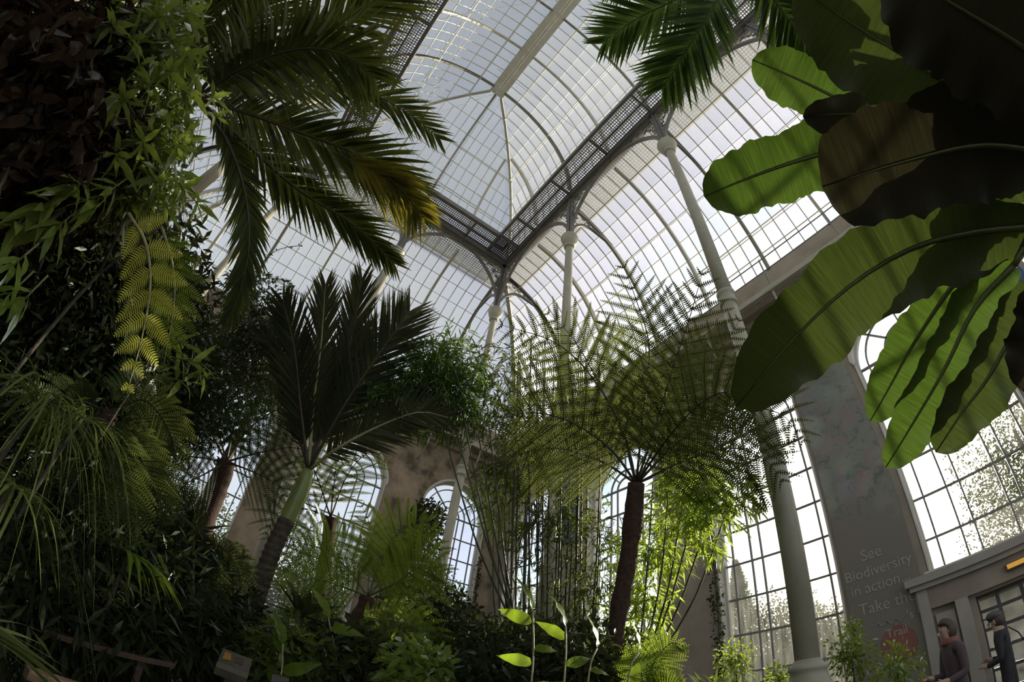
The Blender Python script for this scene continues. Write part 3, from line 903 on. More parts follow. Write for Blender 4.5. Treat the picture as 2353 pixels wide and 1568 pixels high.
def leaf_mesh(name, mat, L=1.0, w=0.28, fold=0.10, sag=0.12, segs=6, wave=0.0):
    """single leaf along +x, normal +z, with a folded midrib"""
    m = MB()
    for i in range(segs + 1):
        s = i / segs
        ww = w * 0.5 * (math.sin(min(1.0, s * 1.02 + 0.03) ** 0.8 * math.pi) ** 0.8 if 0 < s < 1 else 0.03)
        z = -sag * s * s * L
        wv = wave * math.sin(s * 17)
        m.v += [(s * L, -ww, z + fold * ww + wv * ww), (s * L, 0, z), (s * L, ww, z + fold * ww - wv * ww)]
    for i in range(segs):
        a = 3 * i
        m.f += [(a, a + 3, a + 4, a + 1), (a + 1, a + 4, a + 5, a + 2)]
    return m.mesh(name, mat, True)
def aim(p, d, nrm, scale=1.0):
    """matrix that lays local +x along d with normal near nrm"""
    x = Vector(d).normalized()
    y = Vector(nrm).cross(x)
    y = y.normalized() if y.length > 1e-5 else x.orthogonal().normalized()
    z = x.cross(y)
    T = Matrix(((x.x, y.x, z.x, p[0]), (x.y, y.y, z.y, p[1]), (x.z, y.z, z.z, p[2]), (0, 0, 0, 1)))
    return T @ Matrix.Scale(scale, 4)
def rdir(r=rnd):
    while True:
        v = Vector((r.uniform(-1, 1), r.uniform(-1, 1), r.uniform(-1, 1)))
        if 0.05 < v.length < 1: return v.normalized()
def put_leaf(m, base, d, nrm, L, w, sag=0.15, segs=3, fold=0.15):
    """append one folded leaf to a joined foliage mesh"""
    side = d.cross(nrm); side = side.normalized() if side.length > 1e-5 else d.orthogonal().normalized()
    n0 = len(m.v)
    for i in range(segs + 1):
        s = i / segs
        ww = w * 0.5 * (math.sin((s * 0.94 + 0.04) ** 0.85 * math.pi) if s < 1 else 0.02)
        c = base + d * (L * s) + Vector((0, 0, -sag * L * s * s))
        up_ = nrm * (fold * ww)
        m.v += [tuple(c - side * ww + up_), tuple(c), tuple(c + side * ww + up_)]
    for i in range(segs):
        a = n0 + 3 * i
        m.f += [(a, a + 3, a + 4, a + 1), (a + 1, a + 4, a + 5, a + 2)]
def blob(m, c, r, n, L, w, shell=0.55, hang=0.25, segs=2, rr=rnd, squash=(1, 1, 1)):
    """leaves filling an ellipsoid, thicker towards its skin"""
    for _ in range(n):
        d = rdir(rr)
        k = (shell + (1 - shell) * rr.random()) if rr.random() < 0.7 else rr.random()
        p = Vector(c) + Vector((d.x * r * squash[0], d.y * r * squash[1], d.z * r * squash[2])) * k
        e = (d * 0.8 + rdir(rr) * 0.9 + Vector((0, 0, -hang))).normalized()
        put_leaf(m, p, e, rdir(rr), L * rr.uniform(0.6, 1.15), w * rr.uniform(0.8, 1.1), 0.15, segs)

# leaf and bark materials
LM_PALM = leaf_mat('dark_palm_leaf', (0.020, 0.030, 0.010), (0.05, 0.065, 0.02), (0.13, 0.15, 0.02), 0.42, 0.025)
LM_PALM_Y = leaf_mat('yellowing_palm_leaf', (0.04, 0.045, 0.012), (0.17, 0.14, 0.02), (0.30, 0.25, 0.025), 0.45, 0.03)
LM_PALM_G = leaf_mat('overhead_palm_leaf', (0.02, 0.035, 0.01), (0.05, 0.075, 0.02), (0.12, 0.20, 0.03), 0.42, 0.03)
LM_NIKAU = leaf_mat('feather_palm_leaf', (0.018, 0.022, 0.012), (0.045, 0.045, 0.02), (0.10, 0.10, 0.03), 0.30, 0.03)
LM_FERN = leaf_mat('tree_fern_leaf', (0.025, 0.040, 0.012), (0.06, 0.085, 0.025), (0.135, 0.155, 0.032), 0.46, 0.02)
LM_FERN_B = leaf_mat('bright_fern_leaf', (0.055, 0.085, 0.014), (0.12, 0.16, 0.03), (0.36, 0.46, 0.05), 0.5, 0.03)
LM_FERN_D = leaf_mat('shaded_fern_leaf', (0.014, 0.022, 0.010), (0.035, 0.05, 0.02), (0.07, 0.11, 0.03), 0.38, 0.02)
LM_FERN_Y = leaf_mat('sunlit_yellow_fern_leaf', (0.42, 0.41, 0.06), (0.58, 0.55, 0.11), (0.70, 0.66, 0.09), 0.5, 0.05)  # colour raised to stand in for sun falling on the frond
LM_BAN = leaf_mat('banana_blade', (0.03, 0.05, 0.012), (0.06, 0.09, 0.02), (0.22, 0.40, 0.02), 0.50, 0.08, 1.2)
LM_BAMB = leaf_mat('bamboo_leaf', (0.04, 0.06, 0.012), (0.085, 0.12, 0.025), (0.42, 0.54, 0.055), 0.52, 0.03)
LM_BAMB_D = leaf_mat('dark_bamboo_leaf', (0.015, 0.028, 0.010), (0.04, 0.06, 0.02), (0.16, 0.20, 0.03), 0.45, 0.02)
LM_BAMB_M = leaf_mat('mid_bamboo_leaf', (0.02, 0.04, 0.010), (0.05, 0.085, 0.02), (0.16, 0.28, 0.035), 0.45, 0.02)
LM_SHRUB = leaf_mat('glossy_shrub_leaf', (0.026, 0.034, 0.010), (0.075, 0.09, 0.022), (0.28, 0.36, 0.05), 0.48, 0.035)
LM_SHRUB_B = leaf_mat('bright_shrub_leaf', (0.08, 0.11, 0.02), (0.15, 0.20, 0.045), (0.40, 0.52, 0.06), 0.5, 0.045)
LM_BROWN = leaf_mat('withered_brown_leaf', (0.012, 0.008, 0.005), (0.034, 0.020, 0.011), (0.07, 0.04, 0.02), 0.25, 0.008)
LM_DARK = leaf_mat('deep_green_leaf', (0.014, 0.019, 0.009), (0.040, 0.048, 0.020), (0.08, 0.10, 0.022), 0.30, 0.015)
LM_STRAP = leaf_mat('strap_leaf', (0.045, 0.06, 0.015), (0.11, 0.14, 0.04), (0.28, 0.36, 0.05), 0.45, 0.05)
LM_GING = leaf_mat('ginger_leaf', (0.06, 0.10, 0.012), (0.12, 0.17, 0.02), (0.36, 0.50, 0.03), 0.5, 0.05)
LM_OUT = leaf_mat('outdoor_tree_leaf', (0.05, 0.065, 0.035), (0.11, 0.13, 0.06), (0.14, 0.17, 0.06), 0.38, 0.02, 0.8)
LM_HEDGE = leaf_mat('hedge_leaf', (0.05, 0.06, 0.04), (0.09, 0.10, 0.06), (0.06, 0.08, 0.03), 0.25, 0.02, 0.8)
M_STALK = solid('dark_frond_stalk', [(0.3, (0.03, 0.024, 0.012)), (0.7, (0.07, 0.055, 0.025))], 9.0, 0.5)
M_STALK_Y = solid('pale_frond_stalk', [(0.3, (0.22, 0.20, 0.10)), (0.7, (0.34, 0.31, 0.16))], 9.0, 0.5)
M_GSTALK = solid('green_stalk', [(0.3, (0.07, 0.085, 0.022)), (0.7, (0.12, 0.14, 0.04))], 6.0, 0.4)
M_BARK = solid('fibrous_bark', [(0.3, (0.018, 0.010, 0.006)), (0.55, (0.05, 0.025, 0.013)), (0.8, (0.10, 0.048, 0.024))], 22.0, 0.95, 8, 0.8)
M_BARK_G = solid('grey_bark', [(0.3, (0.03, 0.024, 0.018)), (0.7, (0.075, 0.062, 0.045))], 14.0, 0.95, 8, 0.6)
M_RING = solid('ringed_palm_bark', [(0.35, (0.030, 0.022, 0.016)), (0.7, (0.085, 0.066, 0.045))], 12.0, 0.9, 6, 0.5)
M_SHAFTG = solid('green_crownshaft', [(0.3, (0.10, 0.14, 0.03)), (0.7, (0.20, 0.24, 0.06))], 4.0, 0.35, stretch=(6, 6, 1))
M_CULM = solid('bamboo_culm', [(0.3, (0.03, 0.035, 0.014)), (0.7, (0.07, 0.075, 0.03))], 5.0, 0.5, stretch=(4, 4, 1))
# ------------------------------------------------------------------ big palm with arching fronds (top left)
def trunk(par, pts, r0, r1, mat, name='trunk', rough=0.0, n=14, seg=40, rings=0):
    sp, l = spline(pts, seg)
    m = MB()
    rr = []
    for i in range(seg + 1):
        r = r0 + (r1 - r0) * i / seg
        if rings: r *= 1 + 0.06 * (1 if (i % 2) else -1)
        rr.append(r * (1 + rough * rnd.uniform(-1, 1)))
    m.tube(sp, rr, n)
    return m.build(name, mat, par, not rings)
P0 = W(452, 222, 6.3)
palm = root('feather_palm', 'big dark palm whose arching fronds fill the upper left', 'palm', loc=(0, 0, 0))
trunk(palm, [(P0.x - 0.25, P0.y + 0.1, 0), (P0.x - 0.2, P0.y + 0.1, 3), P0 + Vector((-0.03, 0, -0.3)), P0], 0.15, 0.11, M_RING, rings=1)
mats = (LM_PALM, M_STALK); maty = (LM_PALM_Y, M_STALK)
FP = [
 ([(452, 222, 6.3), (590, 155, 6.0), (740, 78, 5.8), (870, -5, 5.7), (985, -95, 5.8)], 0.88, 84, 58, 0.35, mats, 0.30),
 ([(452, 222, 6.3), (530, 120, 6.1), (610, 10, 6.0), (670, -110, 6.0)], 0.85, 64, 56, 0.2, mats, 0.25),
 ([(455, 228, 6.3), (560, 258, 5.8), (700, 308, 5.4), (840, 362, 5.25), (915, 420, 5.25), (955, 490, 5.4)], 0.74, 92, 46, 0.22, mats, 0.15),
 ([(455, 228, 6.3), (570, 335, 6.1), (690, 440, 6.0), (810, 515, 6.0), (905, 605, 6.1)], 0.62, 80, 46, 0.12, mats, 0.08),
 ([(452, 232, 6.3), (520, 320, 6.1), (562, 440, 5.9), (572, 570, 5.8), (545, 690, 5.8), (515, 740, 5.8)], 0.48, 84, 42, 0.20, mats, 0.05),
 ([(455, 225, 6.3), (640, 200, 6.6), (820, 205, 6.8), (930, 255, 6.9), (1012, 320, 7.0)], 0.66, 60, 44, 0.06, mats, 0.05),
 ([(452, 222, 6.3), (455, 110, 6.2), (470, 0, 6.2), (500, -110, 6.2)], 0.70, 56, 60, 0.12, mats, 0.2),
 ([(452, 224, 6.3), (570, 150, 5.8), (690, 112, 5.5), (790, 125, 5.4), (860, 180, 5.4)], 0.95, 80, 60, 0.50, mats, 0.30),
 ([(452, 222, 6.3), (380, 130, 6.1), (330, 30, 6.0)], 0.7, 48, 55, 0.2, mats, 0.2),
 ([(452, 226, 6.3), (370, 260, 6.0), (300, 330, 5.8), (260, 420, 5.8)], 0.7, 48, 55, 0.3, mats, 0.2),
]
for i_, (pts, lm, n, a, dr, mt, up_) in enumerate(FP):
    palm_frond(palm, px_spine(pts), lm, n, a, dr, facing(up_), 0.030, 0.040, 0.10, mt, jitter=0.16, split=i_ in (2, 5))
# yellowed ends of a dying frond
palm_frond(palm, px_spine([(800, 345, 5.2), (870, 392, 5.1), (925, 440, 5.1), (975, 500, 5.2)]), 0.46, 18, 48, 0.30, facing(0.2), 0.012, 0.034, 0.45, maty)
palm_frond(palm, px_spine([(640, 290, 5.35), (760, 345, 5.2), (840, 385, 5.1), (905, 420, 5.1)]), 0.66, 20, 48, 0.35, facing(0.2), 0.010, 0.030, 0.60, maty)

# ------------------------------------------------------------------ overhead palm at the top edge
P1 = W(1692, -80, 6.4)
over = root('overhead_palm', 'palm leaning in overhead, three fronds hanging from the top edge', 'palm')
trunk(over, [(P1.x + 0.9, P1.y - 1.8, 0), (P1.x + 0.6, P1.y - 1.2, 3.5), P1], 0.14, 0.09, M_RING, rings=1)
matg = (LM_PALM_G, M_STALK)
for pts, lm, n in (([(1692, -80, 6.4), (1560, -5, 6.2), (1460, 45, 6.1), (1385, 100, 6.1)], 0.62, 46),
                   ([(1692, -80, 6.4), (1648, 0, 6.0), (1590, 95, 5.8), (1522, 205, 5.8)], 0.66, 60),
                   ([(1692, -80, 6.4), (1770, -10, 6.1), (1830, 70, 6.0), (1885, 150, 6.0)], 0.70, 54),
                   ([(1692, -80, 6.4), (1500, -70, 6.3), (1400, -30, 6.2)], 0.55, 36),
                   ([(1692, -80, 6.4), (1850, -90, 6.3), (1960, -40, 6.2)], 0.6, 36)):
    palm_frond(over, px_spine(pts), lm, n, 62, 0.10, facing(0.15), 0.020, 0.042, 0.18, matg, jitter=0.08, split=n in (60, 54))

# ------------------------------------------------------------------ upright feather palm with green crownshaft
nik = root('crownshaft_palm', 'upright palm with ringed trunk, green crownshaft and stiff dark fronds', 'palm')
base = W(568, 1432, 5.3)
g0 = Vector((base.x, base.y, 0.0))
trunk(nik, [g0, base, W(585, 1383, 5.3), W(607, 1319, 5.35), W(631, 1255, 5.4), W(659, 1195, 5.45)], 0.125, 0.098, M_RING, rings=1, n=18, seg=64)
sp, _ = spline([W(656, 1200, 5.45), W(676, 1160, 5.47), W(693, 1125, 5.5), W(709, 1078, 5.52)], 16)
m = MB(); m.tube(sp, [0.094, 0.093, 0.094, 0.096, 0.098, 0.100, 0.102, 0.104, 0.104, 0.102, 0.099, 0.095, 0.090, 0.085, 0.078, 0.068, 0.052], 18)
m.build('crownshaft', M_SHAFTG, nik, True)
matn = (LM_NIKAU, M_STALK); matn2 = (LM_NIKAU, M_STALK_Y)
for pts, lm, n, mt, a in (
 ([(709, 1082, 5.52), (690, 930, 5.5), (676, 800, 5.5), (650, 690, 5.6)], 0.62, 58, matn, 30),
 ([(709, 1082, 5.52), (722, 920, 5.6), (738, 790, 5.7), (748, 655, 5.8)], 0.60, 58, matn2, 28),
 ([(709, 1082, 5.52), (765, 930, 5.6), (805, 790, 5.7), (832, 640, 5.8)], 0.62, 58, matn, 28),
 ([(709, 1082, 5.52), (790, 935, 5.4), (860, 830, 5.4), (942, 715, 5.5)], 0.78, 64, matn, 36),
 ([(709, 1082, 5.52), (770, 1035, 5.3), (860, 985, 5.2), (960, 948, 5.2), (1030, 960, 5.3)], 0.55, 52, matn2, 40),
 ([(709, 1082, 5.52), (745, 950, 5.8), (790, 840, 6.0), (850, 760, 6.1)], 0.65, 56, matn, 34),
 ([(709, 1082, 5.52), (672, 940, 5.8), (640, 830, 6.0), (600, 760, 6.1)], 0.5, 44, matn, 30)):
    palm_frond(nik, px_spine(pts), lm, n, a + 8, 0.05, facing(0.1, (0.25, 0.1, 0)), 0.024, 0.032, 0.16, mt, jitter=0.10, tipang=a - 6)

# ------------------------------------------------------------------ tree ferns
def tree_fern(name_label, crown_px, t, foot_px, foot_t, fronds, mats, r0=0.10, r1=0.13, pinna=0.5, npin=24, up_=0.35, dens=1.0, droop=0.2, bark=M_BARK, width=1.0, split=True):
    o = root('tree_fern', name_label, 'tree fern')
    c = W(crown_px[0], crown_px[1], t)
    f = W(foot_px[0], foot_px[1], foot_t)
    d = (f - c)
    g = f + d * ((0.0 - f.z) / d.z) if abs(d.z) > 0.05 else Vector((f.x, f.y, 0))
    if (g - f).length > 3: g = Vector((f.x, f.y, 0))
    g.z = 0
    trunk(o, [g, g.lerp(f, 0.6), f, f.lerp(c, 0.5) + Vector((0.02, 0, 0)), c], r0, r1, bark, rough=0.10, n=14, seg=46)
    for e in fronds:
        pts = [(crown_px[0], crown_px[1], t)] + list(e)
        fern_frond(o, px_spine(pts), pinna, npin, facing(up_), mats, dens=dens, droop=droop, rad=0.016, width=width, split=split and e is not fronds[-1])
    return o
matf = (LM_FERN, M_STALK)
tree_fern('large backlit tree fern with reddish trunk and wide crown', (1462, 1112), 4.9, (1420, 1420), 4.75, [
 [(1478, 950, 4.9), (1492, 800, 5.0), (1462, 690, 5.1), (1430, 606, 5.2)],
 [(1505, 985, 4.8), (1545, 850, 4.7), (1585, 730, 4.7), (1615, 622, 4.8)],
 [(1435, 1000, 4.9), (1370, 880, 4.9), (1280, 790, 4.9), (1145, 745, 5.0)],
 [(1400, 1030, 4.7), (1300, 965, 4.6), (1200, 950, 4.6), (1105, 985, 4.6)],
 [(1555, 1020, 4.9), (1680, 945, 4.9), (1790, 950, 5.0), (1850, 1020, 5.0)],
 [(1540, 960, 5.1), (1620, 850, 5.3), (1680, 770, 5.4), (1700, 730, 5.5)],
 [(1425, 985, 5.1), (1360, 850, 5.3), (1310, 770, 5.4), (1255, 715, 5.5)],
 [(1540, 1000, 4.4), (1620, 920, 4.2), (1690, 900, 4.1), (1740, 930, 4.1)],
 [(1380, 1060, 5.0), (1270, 1030, 5.0), (1170, 1050, 5.1)],
 [(1570, 1060, 4.9), (1680, 1030, 4.9), (1760, 1060, 4.9), (1800, 1110, 4.9)],
 ], matf, 0.075, 0.10, 0.74, 16, 0.12, 0.88, 0.16, width=1.0)
matd = (LM_FERN_D, M_STALK)
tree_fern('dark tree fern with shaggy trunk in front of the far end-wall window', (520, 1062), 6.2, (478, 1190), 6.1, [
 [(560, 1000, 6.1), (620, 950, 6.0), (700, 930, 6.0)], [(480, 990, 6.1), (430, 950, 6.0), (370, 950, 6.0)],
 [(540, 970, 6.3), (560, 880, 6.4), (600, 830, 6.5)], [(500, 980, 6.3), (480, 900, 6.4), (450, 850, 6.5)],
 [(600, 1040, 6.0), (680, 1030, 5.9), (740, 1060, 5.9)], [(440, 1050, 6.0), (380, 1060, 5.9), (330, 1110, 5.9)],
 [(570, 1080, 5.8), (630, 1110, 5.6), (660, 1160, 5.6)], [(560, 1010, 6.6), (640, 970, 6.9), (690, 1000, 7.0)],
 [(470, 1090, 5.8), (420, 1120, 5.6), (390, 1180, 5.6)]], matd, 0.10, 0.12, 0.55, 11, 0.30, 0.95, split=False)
tree_fern('tree fern with hanging fronds across the wide end-wall window', (760, 1190), 7.4, (740, 1330), 7.3, [
 [(800, 1090, 7.4), (850, 1040, 7.4), (890, 1060, 7.4)], [(730, 1100, 7.4), (700, 1050, 7.5), (660, 1060, 7.5)],
 [(700, 1170, 7.3), (640, 1180, 7.2), (610, 1230, 7.2)],
 [(770, 1090, 7.8), (780, 1030, 8.0), (800, 1010, 8.0)], [(720, 1210, 7.0), (680, 1250, 6.8), (650, 1310, 6.8)]],
 (LM_FERN, M_STALK), 0.09, 0.11, 0.6, 10, 0.25, 0.85)
matb = (LM_FERN_B, M_GSTALK)
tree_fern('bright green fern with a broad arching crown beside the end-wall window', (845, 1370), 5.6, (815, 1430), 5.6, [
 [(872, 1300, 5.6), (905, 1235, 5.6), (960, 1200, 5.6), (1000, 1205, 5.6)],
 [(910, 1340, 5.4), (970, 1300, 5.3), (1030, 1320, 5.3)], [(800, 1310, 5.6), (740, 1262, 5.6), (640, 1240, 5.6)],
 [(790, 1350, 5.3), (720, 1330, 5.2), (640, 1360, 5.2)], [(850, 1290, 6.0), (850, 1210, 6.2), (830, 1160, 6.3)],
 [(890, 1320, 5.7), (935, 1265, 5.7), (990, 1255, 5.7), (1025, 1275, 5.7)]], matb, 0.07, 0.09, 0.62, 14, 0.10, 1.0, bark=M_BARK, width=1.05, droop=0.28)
g = root('fern', 'low bright fern frond arching over the undergrowth', 'fern')
for pts in ([(800, 1440, 4.6), (880, 1425, 4.5), (960, 1450, 4.4), (1035, 1520, 4.4)], [(800, 1440, 4.6), (850, 1470, 4.4), (900, 1520, 4.3), (930, 1590, 4.3)], [(800, 1440, 4.6), (760, 1420, 4.6), (700, 1440, 4.5), (660, 1490, 4.5)]):
    fern_frond(g, px_spine(pts), 0.42, 16, facing(0.4), matb, droop=0.25, dens=0.9)
m = MB(); q = W(800, 1440, 4.6); m.tube([(q.x, q.y, 0), q], [0.05, 0.03], 8); m.build('rootstock', M_BARK, g)
g = root('fern', 'yellow-green fern tuft at the foot of the bare pier', 'fern')
for pts in ([(1480, 1600, 4.2), (1500, 1530, 4.2), (1540, 1480, 4.2), (1580, 1490, 4.2)], [(1480, 1600, 4.2), (1470, 1530, 4.2), (1440, 1490, 4.2)], [(1480, 1600, 4.2), (1530, 1570, 4.1), (1575, 1580, 4.0)]):
    fern_frond(g, px_spine(pts), 0.25, 18, facing(0.4), (LM_FERN_B, M_GSTALK), droop=0.2)
m = MB(); q = W(1480, 1600, 4.2); m.tube([(q.x, q.y, 0), q], [0.05, 0.03], 8); m.build('rootstock', M_BARK, g)

# hanging yellow fern frond (left)
g = root('hanging_fern', 'yellow hanging fern frond among the dark leaves', 'fern')
fern_frond(g, px_spine([(295, 490, 3.1), (335, 560, 3.05), (345, 660, 3.0), (325, 780, 3.0), (292, 905, 3.0)]), 0.27, 8, facing(0.0, (0.5, -0.2, 0)), (LM_FERN_Y, M_STALK_Y), 0.02, 1.25, 0.05, 2.2)
fern_frond(g, px_spine([(370, 520, 3.3), (395, 600, 3.3), (400, 700, 3.3), (375, 850, 3.3)]), 0.26, 10, facing(0.0, (0.4, -0.2, 0)), (LM_FERN_B, M_STALK_Y), 0.05, 1.2, 0.12, 1.8)
m = MB(); q = W(295, 490, 3.1); q2 = W(370, 520, 3.3); m.tube([(q.x - 0.1, q.y + 0.5, 0), (q.x - 0.1, q.y + 0.45, q.z - 0.2), q], 0.012, 6); m.tube([(q.x - 0.1, q.y + 0.45, q.z - 0.2), q2], 0.01, 6); m.build('rootstock', M_BARK_G, g)

# ------------------------------------------------------------------ banana
ban = root('banana_plant', 'banana plant with huge leaves reaching in from the right edge', 'banana plant')
stem_top = W(2470, 470, 3.3)
m = MB(); m.tube([(stem_top.x + 0.1, stem_top.y - 0.05, 0), (stem_top.x + 0.05, stem_top.y, 1.6), stem_top], [0.17, 0.14, 0.10], 16); m.build('pseudostem', M_GSTALK, ban, True)
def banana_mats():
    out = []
    for nm, tr_, tf in (('banana_blade_lit', (0.070, 0.122, 0.014), 0.50), ('banana_blade_shaded', (0.058, 0.082, 0.014), 0.42), ('banana_blade_dark_brown', (0.048, 0.042, 0.018), 0.25)):  # lit and shaded copies of one blade: the light is put into the colour
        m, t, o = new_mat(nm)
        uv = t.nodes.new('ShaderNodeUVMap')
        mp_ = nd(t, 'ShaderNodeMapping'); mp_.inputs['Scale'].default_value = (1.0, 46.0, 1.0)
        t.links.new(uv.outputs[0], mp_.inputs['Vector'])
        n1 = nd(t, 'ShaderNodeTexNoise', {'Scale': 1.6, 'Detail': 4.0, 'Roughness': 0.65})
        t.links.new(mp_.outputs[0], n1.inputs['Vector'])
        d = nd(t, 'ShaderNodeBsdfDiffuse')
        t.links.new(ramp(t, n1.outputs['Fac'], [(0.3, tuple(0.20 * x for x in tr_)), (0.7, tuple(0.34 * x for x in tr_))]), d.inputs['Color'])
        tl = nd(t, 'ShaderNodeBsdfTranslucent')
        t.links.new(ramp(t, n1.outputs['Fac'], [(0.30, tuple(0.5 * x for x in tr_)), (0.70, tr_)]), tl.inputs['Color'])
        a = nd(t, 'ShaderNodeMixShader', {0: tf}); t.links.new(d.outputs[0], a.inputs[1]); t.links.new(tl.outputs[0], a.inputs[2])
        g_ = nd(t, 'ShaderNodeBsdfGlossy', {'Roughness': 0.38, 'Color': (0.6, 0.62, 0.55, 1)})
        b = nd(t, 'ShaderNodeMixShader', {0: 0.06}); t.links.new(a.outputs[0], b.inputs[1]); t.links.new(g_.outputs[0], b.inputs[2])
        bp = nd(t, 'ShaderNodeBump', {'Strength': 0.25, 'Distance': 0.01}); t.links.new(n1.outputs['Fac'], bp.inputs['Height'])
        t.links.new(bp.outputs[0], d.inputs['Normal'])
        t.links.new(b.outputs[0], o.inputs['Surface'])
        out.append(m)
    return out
BM = banana_mats()
def banana_leaf(label, pts, wa, wb, face, mat, seed, petiole=True, blunt=0.35, base_w=0.35, wav=0.10, sag=0.15):
    """midrib through pts (base first); wa / wb half widths in metres on either side"""
    r = random.Random(seed)
    n, k = 48, 7
    sp, length = spline(px_spine(pts), n)
    fr = frames(sp, face)
    m = MB(); uvs = []
    ph = r.uniform(0, 6)
    for i in range(n + 1):
        s = i / n
        t, sd, nr = fr[i]
        prof = min(1.0, base_w + (1 - base_w) * min(1.0, s / 0.25)) if s < 0.25 else 1.0
        if s > 1 - blunt:
            q = (s - (1 - blunt)) / blunt
            prof *= max(0.02, math.sqrt(max(0.0, 1 - q * q)))
        for j in range(-k, k + 1):
            c = j / k
            hw = (wa if c < 0 else wb)
            jag = 1.0 + (abs(c) ** 3) * wav * (math.sin(s * 23 + ph + (2 if c > 0 else 0)) * 0.5 + math.sin(s * 61 + ph * 2) * 0.35 + r.uniform(-0.35, 0.35))
            off = c * hw * prof * jag
            z = -sag * hw * prof * c * c + 0.05 * hw * (abs(c) ** 2) * math.sin(s * 31 + ph + (1.5 if c > 0 else 0))
            m.v.append(tuple(sp[i] + sd * off + nr * z))
            uvs.append((0.5 + 0.5 * c, s * length))
    w_ = 2 * k + 1
    for i in range(n):
        for j in range(2 * k):
            a = i * w_ + j
            m.f.append((a, a + 1, a + w_ + 1, a + w_))
    me = m.mesh('leaf_blade', mat, True)
    ul = me.uv_layers.new(name='UVMap')
    li = np.empty(len(me.loops), dtype=np.int32); me.loops.foreach_get('vertex_index', li)
    ul.data.foreach_set('uv', np.array(uvs, dtype=np.float32)[li].ravel())
    o = add('leaf_blade', me, ban)
    if label: o['label'] = label
    mr = MB()
    sp2 = [sp[i] - fr[i][2] * -0.004 for i in range(0, n + 1, 3)]
    mr.tube(sp2, [0.020 * (1 - 0.85 * i / (len(sp2) - 1)) for i in range(len(sp2))], 7)
    mr.build('midrib', M_GSTALK, o, True)
    if petiole:
        q, _ = spline([stem_top + Vector((0, 0, -0.1)), stem_top.lerp(sp[0], 0.5) + Vector((0, 0, 0.06)), sp[0]], 12)
        pm_ = MB(); pm_.tube(q, [0.035 - 0.014 * i / 12 for i in range(13)], 8); pm_.build('petiole', M_GSTALK, o, True)
    return o
lit, shd, dkbrown = BM  # the third blade is simply darker and browner
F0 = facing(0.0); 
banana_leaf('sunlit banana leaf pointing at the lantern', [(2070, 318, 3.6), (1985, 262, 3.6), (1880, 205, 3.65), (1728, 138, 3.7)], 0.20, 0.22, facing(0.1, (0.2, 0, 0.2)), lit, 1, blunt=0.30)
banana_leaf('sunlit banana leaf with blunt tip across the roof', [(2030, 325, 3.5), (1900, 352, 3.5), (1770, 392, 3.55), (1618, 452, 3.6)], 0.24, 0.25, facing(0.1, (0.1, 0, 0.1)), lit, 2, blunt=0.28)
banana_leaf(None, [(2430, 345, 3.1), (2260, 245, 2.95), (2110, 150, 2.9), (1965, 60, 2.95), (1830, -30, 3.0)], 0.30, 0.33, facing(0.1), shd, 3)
banana_leaf(None, [(2480, 200, 2.7), (2330, 95, 2.6), (2190, 10, 2.55), (2040, -80, 2.6)], 0.36, 0.34, facing(0.1), dkbrown, 4)
banana_leaf('dark banana leaf with ragged tip', [(2440, 360, 2.9), (2260, 335, 2.75), (2080, 372, 2.7), (1890, 430, 2.75)], 0.31, 0.27, facing(0.05), dkbrown, 5, blunt=0.18)
banana_leaf(None, [(2230, 320, 3.2), (2080, 275, 3.15), (1960, 262, 3.1), (1845, 268, 3.1)], 0.13, 0.15, facing(0.3), dkbrown, 6)
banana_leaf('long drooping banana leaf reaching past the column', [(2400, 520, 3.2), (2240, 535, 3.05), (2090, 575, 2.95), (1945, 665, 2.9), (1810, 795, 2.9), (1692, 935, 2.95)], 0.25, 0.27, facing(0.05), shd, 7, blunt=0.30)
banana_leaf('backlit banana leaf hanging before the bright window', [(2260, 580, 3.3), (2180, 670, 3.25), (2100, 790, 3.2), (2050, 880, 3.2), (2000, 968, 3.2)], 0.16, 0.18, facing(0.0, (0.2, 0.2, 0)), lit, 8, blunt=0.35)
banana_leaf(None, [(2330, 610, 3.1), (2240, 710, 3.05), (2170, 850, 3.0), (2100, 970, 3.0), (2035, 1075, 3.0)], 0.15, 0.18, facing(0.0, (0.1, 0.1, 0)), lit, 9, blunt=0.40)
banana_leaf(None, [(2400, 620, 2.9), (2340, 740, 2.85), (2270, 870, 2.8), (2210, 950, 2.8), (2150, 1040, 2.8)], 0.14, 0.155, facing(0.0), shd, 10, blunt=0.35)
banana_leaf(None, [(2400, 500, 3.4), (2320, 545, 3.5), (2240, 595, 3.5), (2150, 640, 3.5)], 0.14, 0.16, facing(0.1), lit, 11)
banana_leaf(None, [(2460, 560, 2.7), (2430, 680, 2.6), (2390, 800, 2.6), (2350, 900, 2.6)], 0.17, 0.17, facing(0.0), dkbrown, 12)
banana_leaf(None, [(2420, 330, 3.3), (2330, 380, 3.4), (2260, 440, 3.4), (2180, 540, 3.4)], 0.16, 0.20, facing(0.2), shd, 13)
